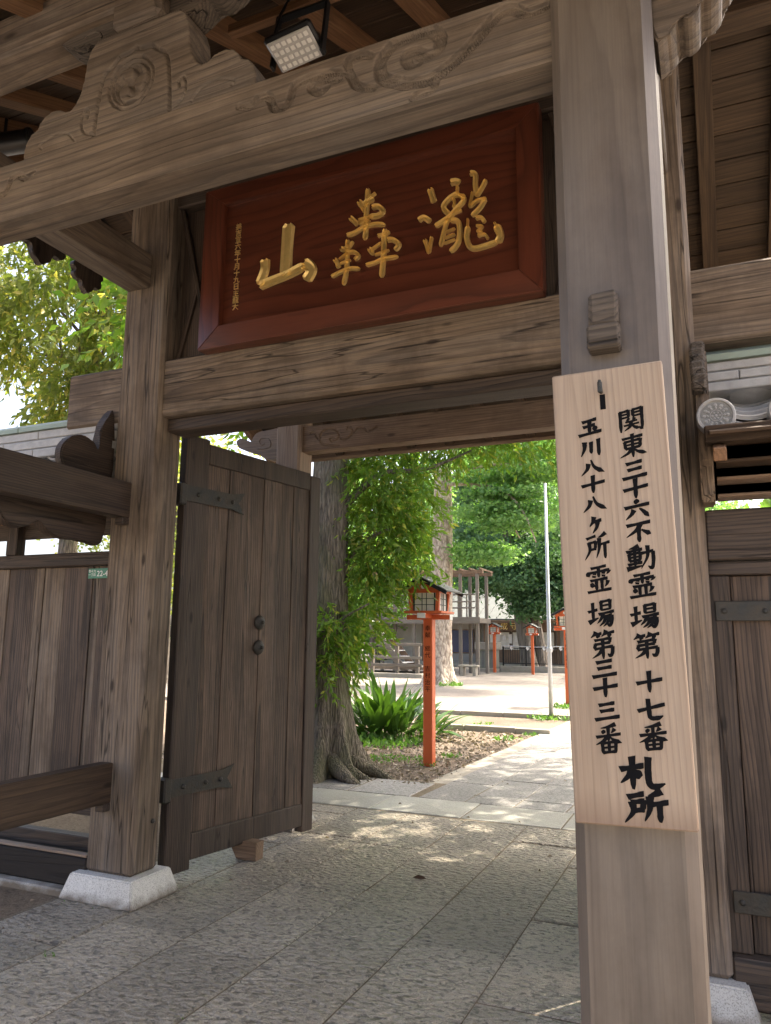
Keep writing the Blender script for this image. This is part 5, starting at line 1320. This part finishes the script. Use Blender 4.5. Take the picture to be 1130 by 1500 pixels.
# ------------------------------------------------------------ orange lanterns
def lantern(label, x, y, s=1.0, text=True):
    t = thing('standing_lantern', label, 'lantern', (x, y, 0), 'orange lantern posts of the temple court')
    O = Vector((x, y, 0))
    def pl(name, bm, m, loc=(0, 0, 0), par=None, rot=(0, 0, 0), kind=None):
        if s != 1:
            for v in bm.verts: v.co *= s
        return place(name, to_mesh(bm), m, par or t, Vector(loc)*s+(O if par is None else Vector((0, 0, 0))), rot, par is not None, None, kind)
    pl('post', box_bm(.122, .122, 1.80, .006), M['vermil'], (0, 0, .87))
    for r_, sx, sy, zz in ((0, .58, .10, 1.785), (1, .10, .58, 1.80)):
        bm = bmesh.new(); box_bm(sx, sy, .058, .004, bm)
        o = pl('cross_arm', bm, M['vermil'], (0, 0, zz))
        for q in (-1, 1):
            bm = bmesh.new()
            if r_ == 0: box_bm(.006, sy+.008, .062, .001, bm, (q*(sx/2+.002), 0, 0))
            else: box_bm(sx+.008, .006, .062, .001, bm, (0, q*(sy/2+.002), 0))
            pl('white_cap', bm, M['white'], (0, 0, 0), o)
    pl('tray', box_bm(.50, .50, .028, .004), M['vermil'], (0, 0, 1.845))
    hb = .17
    for sx in (-1, 1):
        for sy in (-1, 1):
            bm = box_bm(.045, .045, .235, .003)
            for v in bm.verts:
                f = .02*(v.co.z+.1175)/.235; v.co.x += sx*f; v.co.y += sy*f
            pl('corner_post', bm, M['vermil'], (sx*hb, sy*hb, 1.975))
    pl('top_frame', box_bm(.44, .44, .03, .004), M['vermil'], (0, 0, 2.10))
    for k in range(4):
        a = k*pi/2
        c, sn = cos(a), sin(a)
        bm = box_bm(.30, .008, .225, .0)
        o = pl('panel', bm, M['paper'], (sn*(hb+.004), -c*(hb+.004), 1.972), None, (0, 0, a))
        bm = bmesh.new()
        for u in (-.03, .03): box_bm(.008, .008, .222, 0, bm, (u, -.008, 0))
        for u in (-.035, .04): box_bm(.29, .007, .008, 0, bm, (0, -.0075, u))
        box_bm(.018, .010, .222, 0, bm, (-.138, -.007, 0)); box_bm(.018, .010, .222, 0, bm, (.138, -.007, 0))
        pl('muntins', bm, M['darkgreen'], (0, 0, 0), o)
    # gable roof, ridge front to back
    RS_ = radians(27)
    for sx in (-1, 1):
        bm = bmesh.new()
        for c in range(6):
            box_bm(.072, .66, .012, .002, bm, (sx*(.028+c*.062), 0, -.0035*c*0+.004*(c % 2)*0+.0045-.0*c))
            box_bm(.06, .66, .010, .0, bm, (sx*(.034+c*.062), 0, .013))
        o = pl('roof_slope', bm, M['slate'], (0, 0, 2.262), None, (0, sx*RS_, 0))
        for q in (-1, 1):
            bm = box_bm(.40, .022, .045, .003, None, (sx*.195, q*.335, -.012))
            pl('bargeboard', bm, M['blackpaint'], (0, 0, 2.262), None, (0, sx*RS_, 0))
    pl('ridge_cover', box_bm(.06, .68, .03, .006), M['slate'], (0, 0, 2.277))
    for q in (-1, 1):
        bm = bmesh.new(); prism_bm([(-.22, 0), (.22, 0), (0, .125)], .012, 'XZ', 0, bm, (0, 0, 0))
        g_ = pl('gable', bm, M['vermil'], (0, q*.215-.006, 2.115))
        bm = bmesh.new(); lathe(bm, [(.032, 0), (.030, -.006), (.001, -.007)], 16, 'Y')
        if q < 0: pl('crest', bm, M['white'], (0, -.002, .048), g_)
    if text:
        for txt, z_ in (('奉\n献', 1.62), ('総\n代', 1.37), ('吉\n村\n治\n平', 1.12)):
            me = text_mesh(txt, .074*s, .0006, 1.12)
            place('inscription', me, M['ink'], t, O+Vector((0, -.0622, z_))*s, (pi/2, 0, 0))
    return t
lantern('orange lantern post beside the broad-leaved shrub, nearest of all', -3.353, 9.10, 1.0)
lantern('orange lantern post partly hidden by the hanging board', -3.30, 18.4, 1.0)
lantern('small distant orange lantern post beside the grey cabinet', -9.95, 36.1, 1.03, False)
lantern('small distant orange lantern post before the middle of the black fence', -7.83, 34.9, 1.0, False)

# flag pole
fp = thing('flagpole', 'slim grey metal pole standing in the bed by the path', 'pole', (-3.12, 15.43, 0))
bm = bmesh.new(); bm_tube(bm, [(0, 0, -.02), (0, 0, 1.3), (0, 0, 4.74)], [.045, .040, .026], 14); place('pole', to_mesh(bm, smooth=True), M['steel'], fp, (-3.12, 15.43, 0))
bm = bmesh.new(); lathe(bm, [(.055, 0), (.06, .02), (.06, .08), (.05, .10)], 14); place('collar', to_mesh(bm), M['steel'], fp, (-3.12, 15.43, 1.28))

# bench
bn = thing('bench', 'low stone bench on the far side of the plaza', 'bench', (-9.9, 31.8, 0))
place('seat', to_mesh(box_bm(.85, .42, .08, .01)), M['concrete'], bn, (-9.9, 31.8, .42))
for s in (-1, 1): place('leg', to_mesh(box_bm(.14, .36, .40, .01)), M['concrete'], bn, (-9.9+s*.28, 31.8, .18))

# timber viewing platform with stair
pv = thing('timber_pavilion', 'open two-storey timber pavilion with railings behind the pale trunk', 'pavilion', (-11.5, 34.5, 0))
def fb(name, x0, x1, y0, y1, z0, z1, par=pv, m=None): return box(name, x0, x1, y0, y1, z0, z1, 'far', par, .01, mat=m)
for x in (-10.75, -9.95, -14.6, -13.0, -11.9):
    for y in (33, 34.5): fb('post', x, x+.14, y, y+.14, -.03, 4.5)
fb('deck', -15.0, -9.75, 32.9, 34.8, 2.28, 2.50); fb('edge_beam', -15.05, -9.70, 32.84, 32.895, 2.24, 2.54)
for y in (33.0, 34.5): fb('head_beam', -15.1, -9.6, y, y+.15, 4.50, 4.66, m=M['farwood'])
for k in range(12): fb('roof_joist', -15.0+k*.48, -14.92+k*.48, 32.8, 34.9, 4.662, 4.74, m=M['farwood'])
for z in (2.92, 3.20, 3.52): fb('rail', -14.8, -9.96, 32.96, 33.0, z, z+.07)
for k in range(12): fb('baluster', -14.8+k*.4, -14.73+k*.4, 33.01, 33.05, 2.5, 3.55)
# stair, rising to the left
for s in (0, 1.3):
    bm = prism_bm([(0, 0), (.35, 0), (-1.75, 2.5), (-2.1, 2.5)], .08, 'XZ', .01)
    place('stringer', to_mesh(bm), M['farwood'] if s else wood('far', 0), pv, (-11.55-1.2, 31.4+s, -.02))
for k in range(9): fb('step', -12.72-k*.225-.15, -12.72-k*.225+.15, 31.45, 32.75, .22+k*.26, .26+k*.26, m=M['white'])
# low railed stage at the left
lp = thing('low_stage', 'low grey timber stage with railings left of the pale trunk', 'stage', (-13.5, 29.8, 0))
for x in (-15.5, -14.4, -13.3, -12.2, -11.3): box('post', x, x+.15, 29.0, 29.15, -.03, 1.35, 'far', lp, .01)
for z in (.42, .72, 1.25): box('rail', -16, -11.0, 28.95, 29.0, z, z+.12, 'far', lp, .01)
box('floor', -16, -11.0, 29.2, 31.2, .30, .42, 'far', lp, .01)
box('foundation', -16.2, -10.9, 28.7, 31.2, -.03, .16, 'far', lp, .02, mat=M['concrete'])

# office building with the long sign
of = thing('temple_office', 'low temple office with a wide pale roof and a gold-lettered sign over its counter', 'building', (-11, 45, 0))
def ob(name, x0, x1, y0, y1, z0, z1, m, par=of): return box(name, x0, x1, y0, y1, z0, z1, 'far', par, .01, mat=m)
ob('wall', -19, -3.5, 44.0, 50, -.03, 3.0, M['farwall'])
bm = prism_bm([(42.6, 2.62), (42.6, 2.74), (47.2, 4.75), (51.4, 2.74), (51.4, 2.62), (47.2, 4.60)], 18.0, 'YZ')
for v in bm.verts: v.co -= Vector((0, 47, 3))
place('roof', to_mesh(bm), M['farroof'], of, (-20.2, 47, 3))
for k in range(30):
    bm = box_bm(.05, 4.95, .04, 0); place('roof_seam', to_mesh(bm), M['farroof'], of, (-20+k*.6, 44.92, 3.80), (math.atan2(2.01, 4.6), 0, 0))
ob('fascia', -20, -2.4, 42.55, 42.62, 2.5, 2.66, M['farwood'])
ob('counter_wall', -12.6, -8.2, 43.9, 43.98, -.03, 1.0, M['farwood'])
ob('sign_board', -12.5, -8.6, 43.3, 43.38, 2.06, 2.60, M['farwood'])
place('sign_lettering', text_mesh('御 成 守 受 付', .46, .01), M['gold'], of, (-10.75, 43.27, 2.17), (pi/2, 0, 0))
for i, (x0, x1, z0, z1, m) in enumerate([(-16.2,-15.4,.9,2.2,'blackpaint'),(-14.9,-13.4,.8,2.1,'navy'),(-12.4,-11.2,1.0,2.0,'paper'),(-11.0,-9.9,1.0,2.0,'paper'),(-9.7,-8.6,1.0,2.0,'paper'),(-7.4,-6.0,.9,2.1,'navy'),(-5.6,-4.4,.9,2.1,'blackpaint')]):
    w_ = ob('window', x0-.06, x1+.06, 43.93, 43.99, z0-.06, z1+.06, M['farwood']); 
    b2 = box('pane', x0, x1, 43.90, 43.925, z0, z1, 'far', w_, 0, mat=M[m])
for x in (-16.6, -15.2, -13.2, -12.7, -8.4, -5.8, -3.6): ob('pillar', x, x+.16, 43.7, 43.88, -.03, 2.5, M['farwood'])
for k in range(10):
    ob('notice_paper', -12.3+k*.36, -12.3+k*.36+.2, 43.84, 43.86, 1.35+.1*(k % 3), 1.8+.08*(k % 2), M['white'])
ob('plinth_step', -19, -3.5, 43.0, 43.9, -.03, .25, M['concrete'])
# cabinet and fence
cb = thing('cabinet', 'grey-green stall cabinet at the left end of the black fence', 'cabinet', (-10.7, 37.2, 0))
box('body', -11.1, -10.15, 37, 37.7, .15, 1.05, 'far', cb, .02, mat=M['counter']); box('lid', -11.2, -10.05, 36.9, 37.8, 1.052, 1.42, 'far', cb, .02, mat=M['concrete'])
for x in (-10.86, -10.40): box('door_seam', x, x+.14, 36.985, 36.998, .2, 1.0, 'far', cb, 0, mat=M['slate'])
box('base', -11.3, -10.0, 36.8, 37.9, -.03, .148, 'far', cb, .02, mat=M['concrete'])
fe = thing('fence', 'black metal railing fence on a low stone kerb across the court', 'fence', (-7, 37.4, 0))
box('kerb', -9.98, -3.0, 37.2, 37.6, -.03, .28, 'far', fe, .02, mat=M['concrete'])
for k in range(6): box('fence_post', -9.9+k*1.15, -9.83+k*1.15, 37.38, 37.44, .28, 1.22, 'far', fe, 0, mat=M['blackpaint'])
for z in (.38, 1.12): box('rail', -9.9, -3.0, 37.39, 37.42, z, z+.045, 'far', fe, 0, mat=M['blackpaint'])
pk = to_mesh(box_bm(.018, .018, .74, 0)); pk.materials.append(M['blackpaint'])
for k in range(58):
    o = bpy.data.objects.new('picket', pk); COL.objects.link(o); o.parent = fe; o.location = Vector((-9.84+k*.115, 37.405, .75))-ORG[fe.name]
rp = thing('shide_rope', 'straw rope with white paper streamers strung above the fence', 'rope', (-6.5, 37.0, 1.25))
bm = bmesh.new(); bm_tube(bm, [(-3.3, 0, .02), (-1.6, 0, -.04), (0, 0, .02), (1.6, 0, -.04), (3.3, 0, .02)], [.018]*5, 6); place('rope', to_mesh(bm), M['steel'], rp, (-6.5, 37.0, 1.25))
for k in range(8):
    bm = prism_bm([(0, 0), (.14, 0), (.07, -.09), (.16, -.10), (.06, -.2), (-.02, -.1)], .01, 'XZ'); place('paper_streamer', to_mesh(bm), M['white'], rp, (-9.4+k*.8, 36.99, 1.24))
